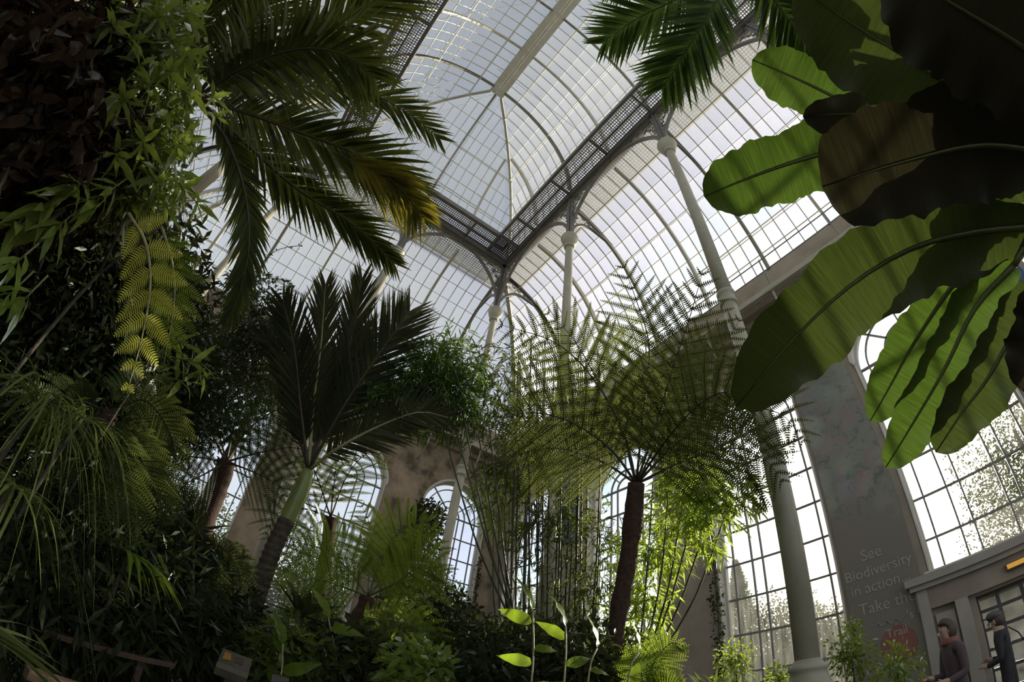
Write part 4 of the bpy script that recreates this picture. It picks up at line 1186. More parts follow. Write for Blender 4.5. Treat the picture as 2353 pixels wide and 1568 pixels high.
# ------------------------------------------------------------------ thicket on the left: near leaves you can tell apart are objects of their own
LEAF_N = leaf_mesh('leaf', LM_SHRUB, 1.0, 0.22, 0.18, 0.22, 6, 0.15)
LEAF_B = leaf_mesh('leaf', LM_SHRUB_B, 1.0, 0.22, 0.18, 0.22, 6, 0.15)
LEAF_R = leaf_mesh('leaf', LM_BROWN, 1.0, 0.30, 0.3, 0.3, 6, 0.3)
LEAF_G = leaf_mesh('leaf', LM_GING, 1.0, 0.36, 0.22, 0.35, 8, 0.2)
def sprig(par, p, d, n, L, mesh, spread=0.9, stalk=M_GSTALK, slen=0.25):
    """a twig end carrying n leaves in a loose rosette; each leaf its own object"""
    d = Vector(d).normalized()
    a = d.orthogonal().normalized(); b = d.cross(a)
    m = MB(); m.tube([p - d * slen, p], [0.006, 0.004], 5); tw = m.build('twig', stalk, par)
    for i in range(n):
        t = 2.4 * i + rnd.uniform(-0.4, 0.4)
        e = (d * rnd.uniform(0.2, 0.9) + (a * math.cos(t) + b * math.sin(t)) * spread + Vector((0, 0, -0.25))).normalized()
        add('leaf', mesh, par, aim(p - d * (0.02 * i), e, UP + rdir() * 0.5, L * rnd.uniform(0.75, 1.15)))
def limb(par, pts, r0, r1, mat=M_BARK_G, name='branch'):
    sp, _ = spline(pts, 14)
    m = MB(); m.tube(sp, [r0 + (r1 - r0) * i / 14 for i in range(15)], 8); return m.build(name, mat, par, True)
def ground_of(p, dx=0.0, dy=0.0):
    return Vector((p.x + dx, p.y + dy, 0.0))
# withered climber
br = root('withered_climber', 'dense climber with withered brown leaves in the top left corner', 'climber')
c = W(110, 230, 3.3)
limb(br, [ground_of(c, -0.3, 0.2), Vector((c.x - 0.25, c.y + 0.15, 2.0)), c], 0.09, 0.05)
for q in ((60, 90, 3.2), (210, 160, 3.3), (60, 330, 3.2), (190, 330, 3.3)):
    limb(br, [c, c.lerp(W(*q), 0.5) + Vector((0, 0, 0.05)), W(*q)], 0.03, 0.01)
m = MB()
for (x, y, t, r, n) in ((100, 120, 3.5, 0.62, 900), (120, 300, 3.5, 0.62, 900), (30, 200, 3.3, 0.5, 600), (210, 230, 3.6, 0.45, 600), (60, 420, 3.5, 0.45, 500), (210, 380, 3.6, 0.4, 420), (20, 60, 3.6, 0.5, 450), (190, 60, 3.6, 0.42, 420)):
    blob(m, W(x, y, t), r, n, 0.17, 0.05, 0.3, 0.5)
tag(m.build('foliage', LM_BROWN, br), kind='stuff')
for i in range(110):
    x, y = rnd.uniform(0, 250), rnd.uniform(20, 420)
    p = W(x, y, rnd.uniform(2.7, 2.95))
    e = (rdir() * 0.8 + Vector((0, 0, -0.8))).normalized()
    add('leaf', LEAF_R, br, aim(p, e, rdir(), rnd.uniform(0.13, 0.22)))
# glossy shrub leaning out of the thicket
gs = root('glossy_shrub', 'leafy shrub with long glossy leaves hanging over the left side', 'shrub')
c = W(330, 260, 3.4)
limb(gs, [ground_of(c, -0.45, 0.1), Vector((c.x - 0.4, c.y, 2.2)), c], 0.07, 0.03)
m = MB()
for (x, y, t, r, n) in ((310, 60, 3.7, 0.40, 420), (360, 150, 3.7, 0.36, 380), (320, 260, 3.7, 0.40, 460), (350, 380, 3.7, 0.36, 380), (300, 440, 3.6, 0.32, 300), (400, 60, 3.9, 0.26, 200), (390, 300, 3.9, 0.22, 160)):
    blob(m, W(x, y, t), r, n, 0.17, 0.045, 0.3, 0.4)
tag(m.build('foliage', LM_SHRUB, gs), kind='stuff')
for (x, y, t, n, L, me) in ((425, 440, 3.2, 11, 0.23, LEAF_B), (440, 210, 3.5, 7, 0.20, LEAF_N), (490, 225, 3.6, 6, 0.17, LEAF_N), (400, 95, 3.4, 8, 0.2, LEAF_N), (440, 30, 3.4, 7, 0.2, LEAF_N), (350, 200, 3.2, 9, 0.22, LEAF_N),
                          (280, 230, 3.0, 9, 0.24, LEAF_N), (330, 330, 3.1, 8, 0.22, LEAF_N), (390, 165, 3.2, 8, 0.22, LEAF_B), (300, 90, 3.2, 9, 0.22, LEAF_N), (410, 340, 3.3, 8, 0.2, LEAF_N), (360, 420, 3.1, 8, 0.2, LEAF_N),
                          (500, 270, 3.7, 6, 0.15, LEAF_N), (270, 360, 3.0, 7, 0.22, LEAF_N), (420, 130, 3.3, 6, 0.2, LEAF_N), (360, 40, 3.3, 7, 0.2, LEAF_N), (320, 150, 3.2, 7, 0.2, LEAF_B), (455, 470, 3.3, 7, 0.2, LEAF_B), (385, 480, 3.1, 7, 0.18, LEAF_N),
                          (260, 60, 3.1, 8, 0.2, LEAF_N), (430, 300, 3.5, 6, 0.18, LEAF_N)):
    p = W(x, y, t)
    sprig(gs, p, (0.5, -0.3, -0.4), n, L, me)
# pale sunlit climber leaves
pl = root('pale_leaved_climber', 'climber with pale sunlit leaves hanging below the withered foliage', 'climber')
c = W(150, 480, 3.1)
limb(pl, [ground_of(c, -0.3, 0.3), Vector((c.x - 0.3, c.y + 0.25, 1.8)), c], 0.04, 0.015)
for (x, y, t, n, L) in ((160, 440, 2.9, 9, 0.26), (90, 480, 2.9, 8, 0.25), (210, 470, 3.0, 8, 0.24), (30, 520, 2.9, 8, 0.24), (120, 530, 2.9, 8, 0.26), (20, 620, 2.5, 8, 0.2), (45, 700, 2.5, 6, 0.2), (10, 690, 2.5, 6, 0.18), (250, 440, 3.0, 6, 0.22)):
    sprig(pl, W(x, y, t), (0.2, -0.3, -0.9), n, L, LEAF_B, 0.6)
# small bright shrub tip left of the dark conifer
tp = root('leafy_sprig_shrub', 'slender shrub tip with bright green rosettes before the dark evergreen', 'shrub')
c = W(450, 830, 3.4)
limb(tp, [ground_of(c, -0.4, 0.4), Vector((c.x - 0.35, c.y + 0.3, 1.4)), W(400, 770, 3.5), c], 0.012, 0.005, M_BARK_G, 'stem')
for (x, y, t, n, L) in ((460, 835, 3.3, 9, 0.20), (420, 790, 3.4, 8, 0.19), (395, 740, 3.5, 7, 0.2), (480, 870, 3.3, 7, 0.16), (440, 880, 3.3, 7, 0.19), (370, 690, 3.5, 6, 0.2)):
    sprig(tp, W(x, y, t), (0.6, -0.2, 0.1), n, L, LEAF_B, 0.8)

# dark evergreens that close the view on the left
def dark_tree(label, foot, top_z, blobs, mat, L, w, cat='tree', trunk_r=0.10, name='evergreen_tree', hang=0.3, shell=0.35, segs=2):
    o = root(name, label, cat)
    f = Vector(foot)
    m = MB(); m.tube([(f.x, f.y, 0), (f.x + 0.05, f.y, top_z * 0.6), (f.x + 0.1, f.y - 0.05, top_z)], [trunk_r, trunk_r * 0.8, trunk_r * 0.4], 10)
    m.build('trunk', M_BARK_G, o, True)
    m = MB()
    for (x, y, t, r, n) in blobs:
        blob(m, W(x, y, t), r, n, L, w, shell, hang, segs)
    tag(m.build('foliage', mat, o), kind='stuff')
    return o
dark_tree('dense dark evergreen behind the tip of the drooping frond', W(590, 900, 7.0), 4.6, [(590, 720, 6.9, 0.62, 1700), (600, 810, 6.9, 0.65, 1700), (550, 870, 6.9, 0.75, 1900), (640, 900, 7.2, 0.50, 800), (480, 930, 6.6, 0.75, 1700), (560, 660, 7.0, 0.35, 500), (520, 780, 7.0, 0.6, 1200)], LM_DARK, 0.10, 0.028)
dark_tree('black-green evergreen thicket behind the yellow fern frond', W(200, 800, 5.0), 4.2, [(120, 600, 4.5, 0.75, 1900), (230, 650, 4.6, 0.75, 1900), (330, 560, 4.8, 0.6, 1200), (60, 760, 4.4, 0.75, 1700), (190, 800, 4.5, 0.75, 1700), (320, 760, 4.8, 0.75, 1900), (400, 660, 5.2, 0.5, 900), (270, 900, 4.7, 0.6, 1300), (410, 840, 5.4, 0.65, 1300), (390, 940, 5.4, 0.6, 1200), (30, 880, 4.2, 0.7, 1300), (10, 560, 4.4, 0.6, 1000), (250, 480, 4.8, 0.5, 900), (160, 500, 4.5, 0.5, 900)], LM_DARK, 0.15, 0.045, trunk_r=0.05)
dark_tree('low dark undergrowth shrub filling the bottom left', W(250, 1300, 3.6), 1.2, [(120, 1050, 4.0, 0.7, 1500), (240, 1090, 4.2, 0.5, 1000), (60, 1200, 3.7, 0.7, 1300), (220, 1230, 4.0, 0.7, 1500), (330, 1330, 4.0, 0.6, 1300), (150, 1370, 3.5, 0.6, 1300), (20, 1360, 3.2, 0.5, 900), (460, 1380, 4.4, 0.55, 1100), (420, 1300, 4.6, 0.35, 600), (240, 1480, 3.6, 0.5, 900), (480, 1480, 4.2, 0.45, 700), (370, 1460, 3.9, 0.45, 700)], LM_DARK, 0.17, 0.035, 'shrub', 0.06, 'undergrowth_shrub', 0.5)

# ferns and grassy tufts in the thicket
g = root('shade_fern', 'dark fern with long drooping fronds in the thicket', 'fern')
q = W(250, 950, 3.8)
m = MB(); m.tube([ground_of(q), q], [0.10, 0.08], 10); m.build('trunk', M_BARK, g, True)
for pts in ([(330, 920, 3.7), (390, 990, 3.6), (410, 1080, 3.6)], [(300, 1010, 3.6), (350, 1110, 3.5), (390, 1200, 3.5)], [(220, 1030, 3.6), (230, 1120, 3.5), (210, 1220, 3.5)], [(200, 990, 3.6), (140, 1060, 3.5), (90, 1150, 3.5)],
            [(180, 920, 3.7), (110, 940, 3.6), (50, 1000, 3.6)], [(300, 900, 4.0), (350, 870, 4.2), (400, 900, 4.3)], [(270, 1040, 3.5), (290, 1150, 3.4), (300, 1260, 3.4)]):
    fern_frond(g, px_spine([(250, 950, 3.8)] + pts), 0.32, 24, facing(0.3), (LM_FERN, M_STALK), droop=0.35, split=False)
g = root('ladder_fern', 'second shaded fern, fronds fanning beside the dark spiky rosette', 'fern')
q = W(470, 1250, 4.4)
m = MB(); m.tube([ground_of(q), q], [0.08, 0.07], 10); m.build('trunk', M_BARK, g, True)
for pts in ([(420, 1230, 4.2), (340, 1200, 4.0), (290, 1210, 4.0)], [(440, 1290, 4.1), (380, 1310, 3.9), (330, 1360, 3.9)], [(510, 1260, 4.2), (545, 1300, 4.1), (560, 1360, 4.1)], [(430, 1170, 4.4), (370, 1130, 4.3), (310, 1130, 4.3)], [(480, 1320, 4.1), (470, 1370, 4.0), (450, 1420, 4.0)]):
    fern_frond(g, px_spine([(470, 1250, 4.4)] + pts), 0.30, 22, facing(0.4), (LM_FERN, M_STALK), droop=0.3, split=False)
def tuft(label, base, n, L, w, mat, spread, up0, droop, name='strap_leaf_tuft', seed=1, cat='plant', fan=None, segs=9):
    o = root(name, label, cat)
    r = random.Random(seed)
    for i in range(n):
        a = r.uniform(0, 2 * math.pi) if fan is None else r.uniform(*fan)
        d = Vector((math.cos(a) * spread, math.sin(a) * spread, up0 * r.uniform(0.6, 1.2))).normalized()
        m = MB()
        ribbon(m, Vector(base) + Vector((r.uniform(-.06, .06), r.uniform(-.06, .06), 0)), d, UP + rdir(r) * 0.3, L * r.uniform(0.6, 1.15), w * r.uniform(0.7, 1.2), droop * r.uniform(0.7, 1.3), segs, 0.15)
        m.build('leaf', mat, o, True)
    return o
t1 = W(90, 930, 2.9)
o = tuft('arching grass tuft spilling down at the left edge', t1, 70, 1.0, 0.017, LM_STRAP, 0.9, 0.5, 1.1, seed=3)
m = MB(); m.tube([ground_of(t1, -0.1, 0.1), t1], [0.02, 0.012], 8); m.build('stem', M_BARK_G, o)
t2 = W(30, 1120, 2.7)
o = tuft('second grass tuft hanging below the first at the left edge', t2, 52, 0.85, 0.017, LM_STRAP, 0.9, 0.4, 1.1, seed=5)
m = MB(); m.tube([ground_of(t2, -0.1, 0.1), t2], [0.02, 0.012], 8); m.build('stem', M_BARK_G, o)
t3 = W(-90, 1420, 1.9)
o = tuft('broad strap leaves crossing the bottom left corner', t3, 14, 0.55, 0.05, LM_STRAP, 1.0, 0.25, 0.25, seed=8, fan=(-0.6, 1.6))
m = MB(); m.tube([ground_of(t3), t3], [0.02, 0.02], 8); m.build('stem', M_GSTALK, o)
t5 = W(190, 960, 3.2)
o = tuft('third grass tuft, farther into the thicket', t5, 40, 0.9, 0.014, LM_STRAP, 0.9, 0.5, 1.1, seed=6)
m = MB(); m.tube([ground_of(t5, -0.1, 0.1), t5], [0.02, 0.012], 8); m.build('stem', M_BARK_G, o)
t4 = W(300, 1270, 3.3)
o = tuft('small fan palm with sunlit pleated leaves in the thicket', t4, 40, 0.42, 0.034, LM_GING, 1.0, 0.1, 0.55, 'fan_palm', 11, 'palm', (-1.2, 1.6), 6)
m = MB(); m.tube([ground_of(t4), t4], [0.02, 0.015], 8); m.build('stem', M_BARK_G, o)
# dark broad-leaved rosette
ro = root('dark_rosette_plant', 'dark rosette of broad pointed leaves against the far window', 'plant')
q = W(415, 1235, 4.6)
m = MB(); m.tube([ground_of(q), q], [0.07, 0.06], 8); m.build('stem', M_BARK_G, ro)
LEAF_D = leaf_mesh('leaf', LM_DARK, 1.0, 0.24, 0.25, 0.12, 6)
for i in range(20):
    a = i * 2.4; e = Vector((math.cos(a) * 0.9, math.sin(a) * 0.9, rnd.uniform(-0.1, 0.9)))
    add('leaf', LEAF_D, ro, aim(q, e, UP, rnd.uniform(0.38, 0.55)))
ro = root('dark_rosette_plant', 'dark pointed-leaf plant in front of the wide end-wall window', 'plant')
q = W(690, 1420, 4.3)
m = MB(); m.tube([ground_of(q), q], [0.05, 0.04], 8); m.build('stem', M_BARK_G, ro)
for i in range(18):
    a = i * 2.4; e = Vector((math.cos(a) * 0.8, math.sin(a) * 0.8, rnd.uniform(0.0, 1.2)))
    add('leaf', LEAF_D, ro, aim(q, e, UP, rnd.uniform(0.32, 0.5)))
# vine sprigs on the roof
v = root('roof_vine', 'thin leafy vine trailing across the end roof glass', 'vine')
vp = px_spine([(520, 700, 8.5), (580, 640, 9.0), (615, 590, 9.5), (650, 570, 9.8), (690, 565, 10.0)])
m = MB(); sp, _ = spline([ground_of(vp[0])] + vp, 30); m.tube(sp, 0.008, 5); m.build('stem', M_BARK_G, v)
m = MB()
for i in range(12, 31):
    for _ in range(5):
        put_leaf(m, sp[i] + rdir() * 0.05, rdir(), rdir(), rnd.uniform(0.05, 0.09), 0.04)
sp2, _ = spline(px_spine([(580, 640, 9.0), (620, 640, 9.3), (655, 645, 9.6), (675, 660, 9.8)]), 16)
m2 = MB(); m2.tube(sp2, 0.006, 5); m2.build('side_shoot', M_BARK_G, v)
for p in sp2:
    for _ in range(5):
        put_leaf(m, p + rdir() * 0.05, rdir(), rdir(), rnd.uniform(0.05, 0.09), 0.04)
tag(m.build('foliage', LM_DARK, v), kind='stuff')

# ------------------------------------------------------------------ bamboo
def bamboo(label, culms, sprays, mat, L=0.15, w=0.019, r=0.018):
    o = root('bamboo_clump', label, 'bamboo')
    for (x0, y0, t0, x1, y1, t1) in culms:
        a, b = W(x0, y0, t0), W(x1, y1, t1)
        g = ground_of(a)
        pts, l = spline([g, a, a.lerp(b, 0.5) + Vector((rnd.uniform(-.05, .05), rnd.uniform(-.05, .05), 0)), b], 44)
        m = MB(); m.tube(pts, [r * (1.18 if i % 4 == 0 else 1.0) * (1 - 0.6 * i / 44) for i in range(45)], 8)
        m.build('culm', M_CULM, o, True)
    m = MB()
    for (x, y, t, rad, n, sq) in sprays:
        c = W(x, y, t)
        for _ in range(max(1, n // 7)):
            d = rdir(); k = rnd.random() ** 0.45
            p = c + Vector((d.x, d.y, d.z * sq)) * (rad * k)
            tw = (d * 0.7 + rdir() * 0.8 + Vector((0, 0, -0.15))).normalized()
            m.tube([p, p + tw * 0.16], 0.0025, 3, False)
            for q in range(7):
                e = (tw * 0.8 + rdir() * 0.75 + Vector((0, 0, -0.12))).normalized()
                put_leaf(m, p + tw * (0.025 * q), e, rdir() + UP * 0.6, L * rnd.uniform(0.6, 1.15), w, 0.22, 3, 0.1)
    tag(m.build('foliage', mat, o), kind='stuff')
    return o
bamboo('tall bamboo clump with thin culms behind the ginger', [(1165 + 9 * i + rnd.uniform(-5, 5), 1560, 6.2 + 0.25 * (i % 4), 1190 + 8.5 * i + rnd.uniform(-18, 18), rnd.uniform(760, 900), 6.4 + 0.25 * (i % 4)) for i in range(22)],
       [(1150, 900, 6.2, 0.5, 500, 1), (1120, 960, 6.2, 0.55, 600, 1), (1230, 960, 6.4, 0.5, 500, 1), (1060, 980, 6.1, 0.3, 220, 1), (1190, 1060, 6.2, 0.5, 500, 1), (1270, 1140, 6.4, 0.5, 420, 1.2), (1220, 1230, 6.4, 0.4, 320, 1.4), (1330, 1290, 6.2, 0.6, 900, 1.5), (1290, 1180, 6.3, 0.4, 400, 1),
        (1110, 840, 6.3, 0.36, 180, 1), (1180, 830, 6.4, 0.3, 140, 1), (1400, 1250, 6.2, 0.4, 380, 1.6), (1370, 1400, 5.8, 0.5, 600, 1.3), (1150, 1110, 6.2, 0.3, 200, 1)], LM_BAMB_D)
bamboo('bright green bamboo arching over the tall side window', [(1465 + 9 * i, 1560, 5.5, 1500 + 36 * i, 1110 + 6 * i, 5.3) for i in range(6)],
       [(1600, 1090, 5.2, 0.42, 650, 0.8), (1680, 1130, 5.2, 0.34, 420, 0.8), (1570, 1150, 5.3, 0.4, 600, 0.9), (1640, 1190, 5.2, 0.26, 280, 0.7), (1490, 1270, 5.5, 0.34, 480, 1.2), (1500, 1360, 5.5, 0.28, 340, 1.2), (1470, 1420, 5.6, 0.30, 380, 1.2), (1620, 1240, 5.2, 0.2, 130, 0.8), (1540, 1240, 5.4, 0.3, 300, 1)], LM_BAMB, 0.16, 0.022)
bamboo('feathery bamboo spray leaning left in front of the end roof', [(1195 + 6 * i, 1560, 5.8, 1120 - 30 * i, 940 - 6 * i, 5.6) for i in range(5)],
       [(1000, 830, 5.6, 0.36, 1100, 0.8), (950, 880, 5.6, 0.40, 1500, 0.8), (900, 930, 5.5, 0.34, 1100, 0.8), (1050, 850, 5.7, 0.34, 700, 0.9), (1010, 900, 5.6, 0.36, 1300, 0.8), (1070, 920, 5.7, 0.3, 500, 1), (1040, 790, 5.7, 0.16, 60, 1), (960, 950, 5.6, 0.3, 700, 0.7)], LM_BAMB_M, 0.14, 0.018)
bamboo('yellow-green bamboo tuft beside the corner column', [(1150 + 4 * i, 1560, 7.0, 1135 + 12 * i, 1160, 7.0) for i in range(4)],
       [(1130, 1140, 7.0, 0.36, 520, 0.9), (1160, 1200, 7.0, 0.30, 380, 0.9), (1110, 1120, 7.0, 0.2, 160, 0.9), (1250, 1100, 6.9, 0.14, 70, 0.9)], LM_FERN_B, 0.13, 0.018)

# ------------------------------------------------------------------ ginger and undergrowth along the bottom
def ginger(label, foot, top, n, L, side0):
    o = root('ginger_plant', label, 'plant')
    a, b = W(*foot), W(*top)
    g = ground_of(a)
    pts, l = spline([g, a, b], 20)
    m = MB(); m.tube(pts, [0.010 - 0.004 * i / 20 for i in range(21)], 7); m.build('stem', M_STALK_Y, o, True)
    for i in range(n):
        s = 0.35 + 0.65 * (i + 0.5) / n
        p = pts[min(20, int(s * 20))]
        sgn = 1 if (i + side0) % 2 else -1
        e = (Vector((0.80, -0.58, 0)) * sgn * rnd.uniform(0.7, 1.0) + Vector((rnd.uniform(-.4, .4), rnd.uniform(-.4, .4), rnd.uniform(0.1, 0.7)))).normalized()
        add('leaf', LEAF_G, o, aim(p, e, (CAMV - p).normalized() + UP * 0.25 + rdir() * 0.45, L * rnd.uniform(0.8, 1.15)))
    e = (b - a).normalized()
    add('leaf', LEAF_G, o, aim(b, e + Vector((-0.2, 0.1, 0)), Vector((0.3, -0.6, 0.2)), L * 1.1))
    return o
ginger('tallest ginger stem with sunlit green leaves at the bottom centre', (1222, 1560, 3.3), (1224, 1400, 3.3), 9, 0.24, 0)
ginger('second ginger stem, right of the tallest, with pointed leaves', (1297, 1560, 3.3), (1300, 1440, 3.3), 8, 0.26, 1)
ginger('short ginger stem in front of the bamboo', (1350, 1580, 3.3), (1372, 1490, 3.3), 6, 0.22, 0)
ginger('ginger stem leaning by the fern trunk', (1440, 1590, 3.3), (1468, 1500, 3.3), 5, 0.2, 1)
ginger('ginger stem with one high leaf, beside the bright fern', (770, 1560, 4.0), (755, 1420, 4.0), 7, 0.26, 1)
ginger('ginger stem deep in the undergrowth by the sign', (640, 1580, 3.6), (650, 1480, 3.6), 7, 0.24, 0)
LMU = [LM_DARK, LM_SHRUB, LM_DARK, LM_SHRUB_B]
US = [('round-leaved dark shrub left of the ginger', 1080, 1500, 4.6, 0.42, 1100, 0.11, 0.05, 0), ('dark shrub beneath the bright fern', 900, 1520, 4.4, 0.42, 1100, 0.13, 0.05, 1), ('low shrub with glinting leaves below the fern trunk', 780, 1530, 4.2, 0.42, 1100, 0.13, 0.045, 0),
      ('low leafy shrub beside the sign board', 650, 1530, 4.0, 0.40, 1000, 0.13, 0.04, 1), ('dark shrub at the bamboo foot', 1190, 1490, 5.2, 0.45, 1100, 0.12, 0.05, 0), ('dense dark shrub behind the ginger', 1320, 1530, 4.6, 0.5, 1400, 0.13, 0.05, 0),
      ('small shrub at the fern trunk', 1450, 1540, 5.0, 0.42, 1000, 0.12, 0.045, 1), ('low dark shrub at the corner column', 1020, 1420, 6.6, 0.5, 1100, 0.11, 0.05, 0), ('grey-green shrub before the end-wall window', 930, 1420, 7.2, 0.5, 1000, 0.11, 0.05, 0),
      ('shrub with dangling leaves under the crownshaft palm', 560, 1470, 4.9, 0.40, 900, 0.13, 0.04, 0), ('spotted shrub at the bottom edge', 960, 1560, 3.8, 0.34, 800, 0.12, 0.05, 3), ('shaded shrub at the bottom edge by the ginger', 1130, 1560, 3.8, 0.30, 700, 0.12, 0.05, 0),
      ('dark shrub climbing the jamb of the corner window', 985, 1190, 14.6, 0.62, 1100, 0.14, 0.08, 0), ('shrub below the corner window', 960, 1330, 14.2, 0.7, 1200, 0.14, 0.08, 0)]
for lb, x, y, t, r, n, L_, w_, mi in US:
    o = root('low_shrub', lb, 'shrub')
    c = W(x, y, t)
    m = MB(); m.tube([ground_of(c), c.lerp(ground_of(c), 0.5) + Vector((0.04, 0, 0)), c], [0.03, 0.025, 0.015], 7); m.build('stem', M_BARK_G, o)
    m = MB(); blob(m, c, r, n, L_, w_, 0.5, 0.2)
    lo_ = c - Vector((0, 0, r * 0.9))
    blob(m, lo_, r * 1.1, n // 2, L_, w_, 0.5, 0.2)
    tag(m.build('foliage', LMU[mi], o), kind='stuff')
SS = [('small sunlit shrub on the window ledge left of the nearest column', 1690, 1515, 6.6, 0.30, 500, 0.07, 0.03), ('small leafy shrub right of the nearest column base', 1955, 1500, 5.6, 0.28, 420, 0.07, 0.03), ('low shrub at the foot of the nearest column', 1790, 1560, 6.0, 0.22, 300, 0.07, 0.03),
      ('shrub with thin twigs below the banner', 2060, 1530, 5.0, 0.26, 320, 0.08, 0.03), ('shrub by the banner edge with small leaves', 1960, 1440, 6.4, 0.16, 120, 0.06, 0.028)]
for lb, x, y, t, r, n, L_, w_ in SS:
    o = root('low_shrub', lb, 'shrub')
    c = W(x, y, t)
    m = MB(); m.tube([ground_of(c), c], [0.02, 0.01], 7); m.build('stem', M_BARK_G, o)
    m = MB(); blob(m, c, r, n, L_, w_, 0.2, 0.1)
    blob(m, c - Vector((0, 0, r)), r * 1.1, n // 2, L_, w_, 0.2, 0.1)
    tag(m.build('foliage', LM_BAMB, o), kind='stuff')
o = tuft('spiky strap-leaved plant at the foot of the bare pier', W(1640, 1600, 4.6), 26, 0.45, 0.035, LM_STRAP, 0.7, 0.9, 0.25, seed=21)
for (lb, x, y0, y1, Y, n) in (('ivy climbing the jamb of the tall side window', 1662, 1480, 1200, -4.82, 120), ('ivy trailing on the pier by the corner window', 1105, 1380, 1200, None, 150)):
    o = root('ivy', lb, 'ivy')
    m = MB(); st = MB()
    if Y is not None:
        path = [Vector((3.70, Y, z)) for z in (0.0, 1.5, 3.0, 4.6)]
    else:
        path = [Vector((3.15, 3.70, z)) for z in (0.0, 2.0, 4.0, 5.6)]
    sp, _ = spline(path, 40); st.tube(sp, 0.01, 5); st.build('stem', M_BARK_G, o)
    for _ in range(n * 3):
        p = sp[rnd.randrange(8, 41)]
        q = p + Vector((rnd.uniform(-.12, .05), rnd.uniform(-.15, .12), rnd.uniform(-.1, .1)))
        put_leaf(m, q, rdir(), rdir(), rnd.uniform(0.05, 0.10), 0.05)
    tag(m.build('foliage', LM_DARK, o), kind='stuff')
# ------------------------------------------------------------------ banners on the piers
def banner_mat():
    m, t, o = new_mat('printed_flower_banner')
    c = t.nodes.new('ShaderNodeTexCoord')
    v = nd(t, 'ShaderNodeTexVoronoi', {'Scale': 1.9, 'Randomness': 1.0}); v.feature = 'SMOOTH_F1'
    t.links.new(c.outputs['Object'], v.inputs['Vector'])
    n = nd(t, 'ShaderNodeTexNoise', {'Scale': 5.0, 'Detail': 6.0, 'Roughness': 0.7, 'Distortion': 1.2})
    t.links.new(c.outputs['Object'], n.inputs['Vector'])
    hs = nd(t, 'ShaderNodeHueSaturation', {'Saturation': 0.25, 'Value': 0.34})
    t.links.new(v.outputs['Color'], hs.inputs['Color'])
    mx = nd(t, 'ShaderNodeMix', data_type='RGBA'); mx.inputs[0].default_value = 0.5
    t.links.new(hs.outputs['Color'], mx.inputs[6])
    t.links.new(ramp(t, n.outputs['Fac'], [(0.35, (0.08, 0.09, 0.06)), (0.5, (0.24, 0.25, 0.18)), (0.62, (0.30, 0.15, 0.13)), (0.7, (0.36, 0.36, 0.30))]), mx.inputs[7])
    sp = nd(t, 'ShaderNodeSeparateXYZ'); t.links.new(c.outputs['Object'], sp.inputs[0])
    # plain grey text field below the printed flowers
    gt = ramp(t, sp.outputs['Z'], [(0.0, (1, 1, 1)), (1.0, (1, 1, 1))])
    mr = nd(t, 'ShaderNodeMapRange', {'From Min': 3.6, 'From Max': 4.4}); t.links.new(sp.outputs['Z'], mr.inputs['Value'])
    m2 = nd(t, 'ShaderNodeMix', data_type='RGBA'); m2.inputs[6].default_value = (0.19, 0.17, 0.135, 1)
    t.links.new(mr.outputs[0], m2.inputs[0]); t.links.new(mx.outputs[2], m2.inputs[7])
    p = nd(t, 'ShaderNodeBsdfPrincipled', {'Roughness': 0.7}); t.links.new(m2.outputs[2], p.inputs['Base Color'])
    t.links.new(p.outputs[0], o.inputs['Surface'])
    return m
def wall_m(y, z, x=3.70):
    return Matrix(((0, 0, -1, x), (-1, 0, 0, y), (0, 1, 0, z), (0, 0, 0, 1)))
M_TXT = solid('pale_lettering', [(0.3, (0.30, 0.30, 0.27)), (0.7, (0.35, 0.35, 0.31))], 2.0, 0.7)
M_REDP = solid('dull_red_print', [(0.3, (0.20, 0.075, 0.055)), (0.7, (0.26, 0.10, 0.07))], 3.0, 0.7)
M_BLUE = solid('blue_banner_cloth', [(0.3, (0.035, 0.06, 0.16)), (0.7, (0.05, 0.085, 0.22))], 1.5, 0.7)
bn = root('trail_banner', 'tall printed banner reading See Biodiversity in action, beside the entrance', 'banner')
m = MB(); m.box((3.71, -8.66, 0.9), (3.74, -7.40, 8.2)); m.build('banner_cloth', banner_mat(), bn)
m = MB(); m.tube([(3.71, -8.70, 8.2), (3.71, -7.36, 8.2)], 0.02, 8); m.build('hanging_rod', M_IRON, bn)
def text(s, y, z, size, mat, par, align='CENTER'):
    cu = bpy.data.curves.new('lettering', 'FONT')
    cu.body = s; cu.size = size; cu.align_x = align; cu.extrude = 0.002
    cu.materials.append(mat)
    tmp = bpy.data.objects.new('lettering_source', cu)
    col.objects.link(tmp)
    me = bpy.data.meshes.new_from_object(tmp.evaluated_get(bpy.context.evaluated_depsgraph_get()))
    bpy.data.objects.remove(tmp)
    me.name = 'lettering'
    o = add('lettering', me, par, wall_m(y, z, 3.705))
    return tag(o, kind='stuff')
text('See', -7.97, 3.20, 0.27, M_TXT, bn)
text('Biodiversity', -8.02, 2.92, 0.25, M_TXT, bn)
text('in action...', -8.00, 2.66, 0.25, M_TXT, bn)
text('Take the', -8.05, 2.32, 0.27, M_TXT, bn)
text('Trail', -8.12, 1.86, 0.19, M_TXT, bn)
m = MB(); m.tube([(3.70, -7.80 - 0.045 * i, 2.10 + 0.05 * math.sin(i * 1.9)) for i in range(12)], 0.008, 5); m.build('script_lettering', M_TXT, bn)
text("'s", -8.38, 2.06, 0.2, M_TXT, bn)
m = MB(); k = 32
m.prism([(3.704, -8.12 + 0.30 * math.cos(2 * math.pi * i / k), 1.72 + 0.30 * math.sin(2 * math.pi * i / k)) for i in range(k)], (0.004, 0, 0)); m.build('red_disc', M_REDP, bn)
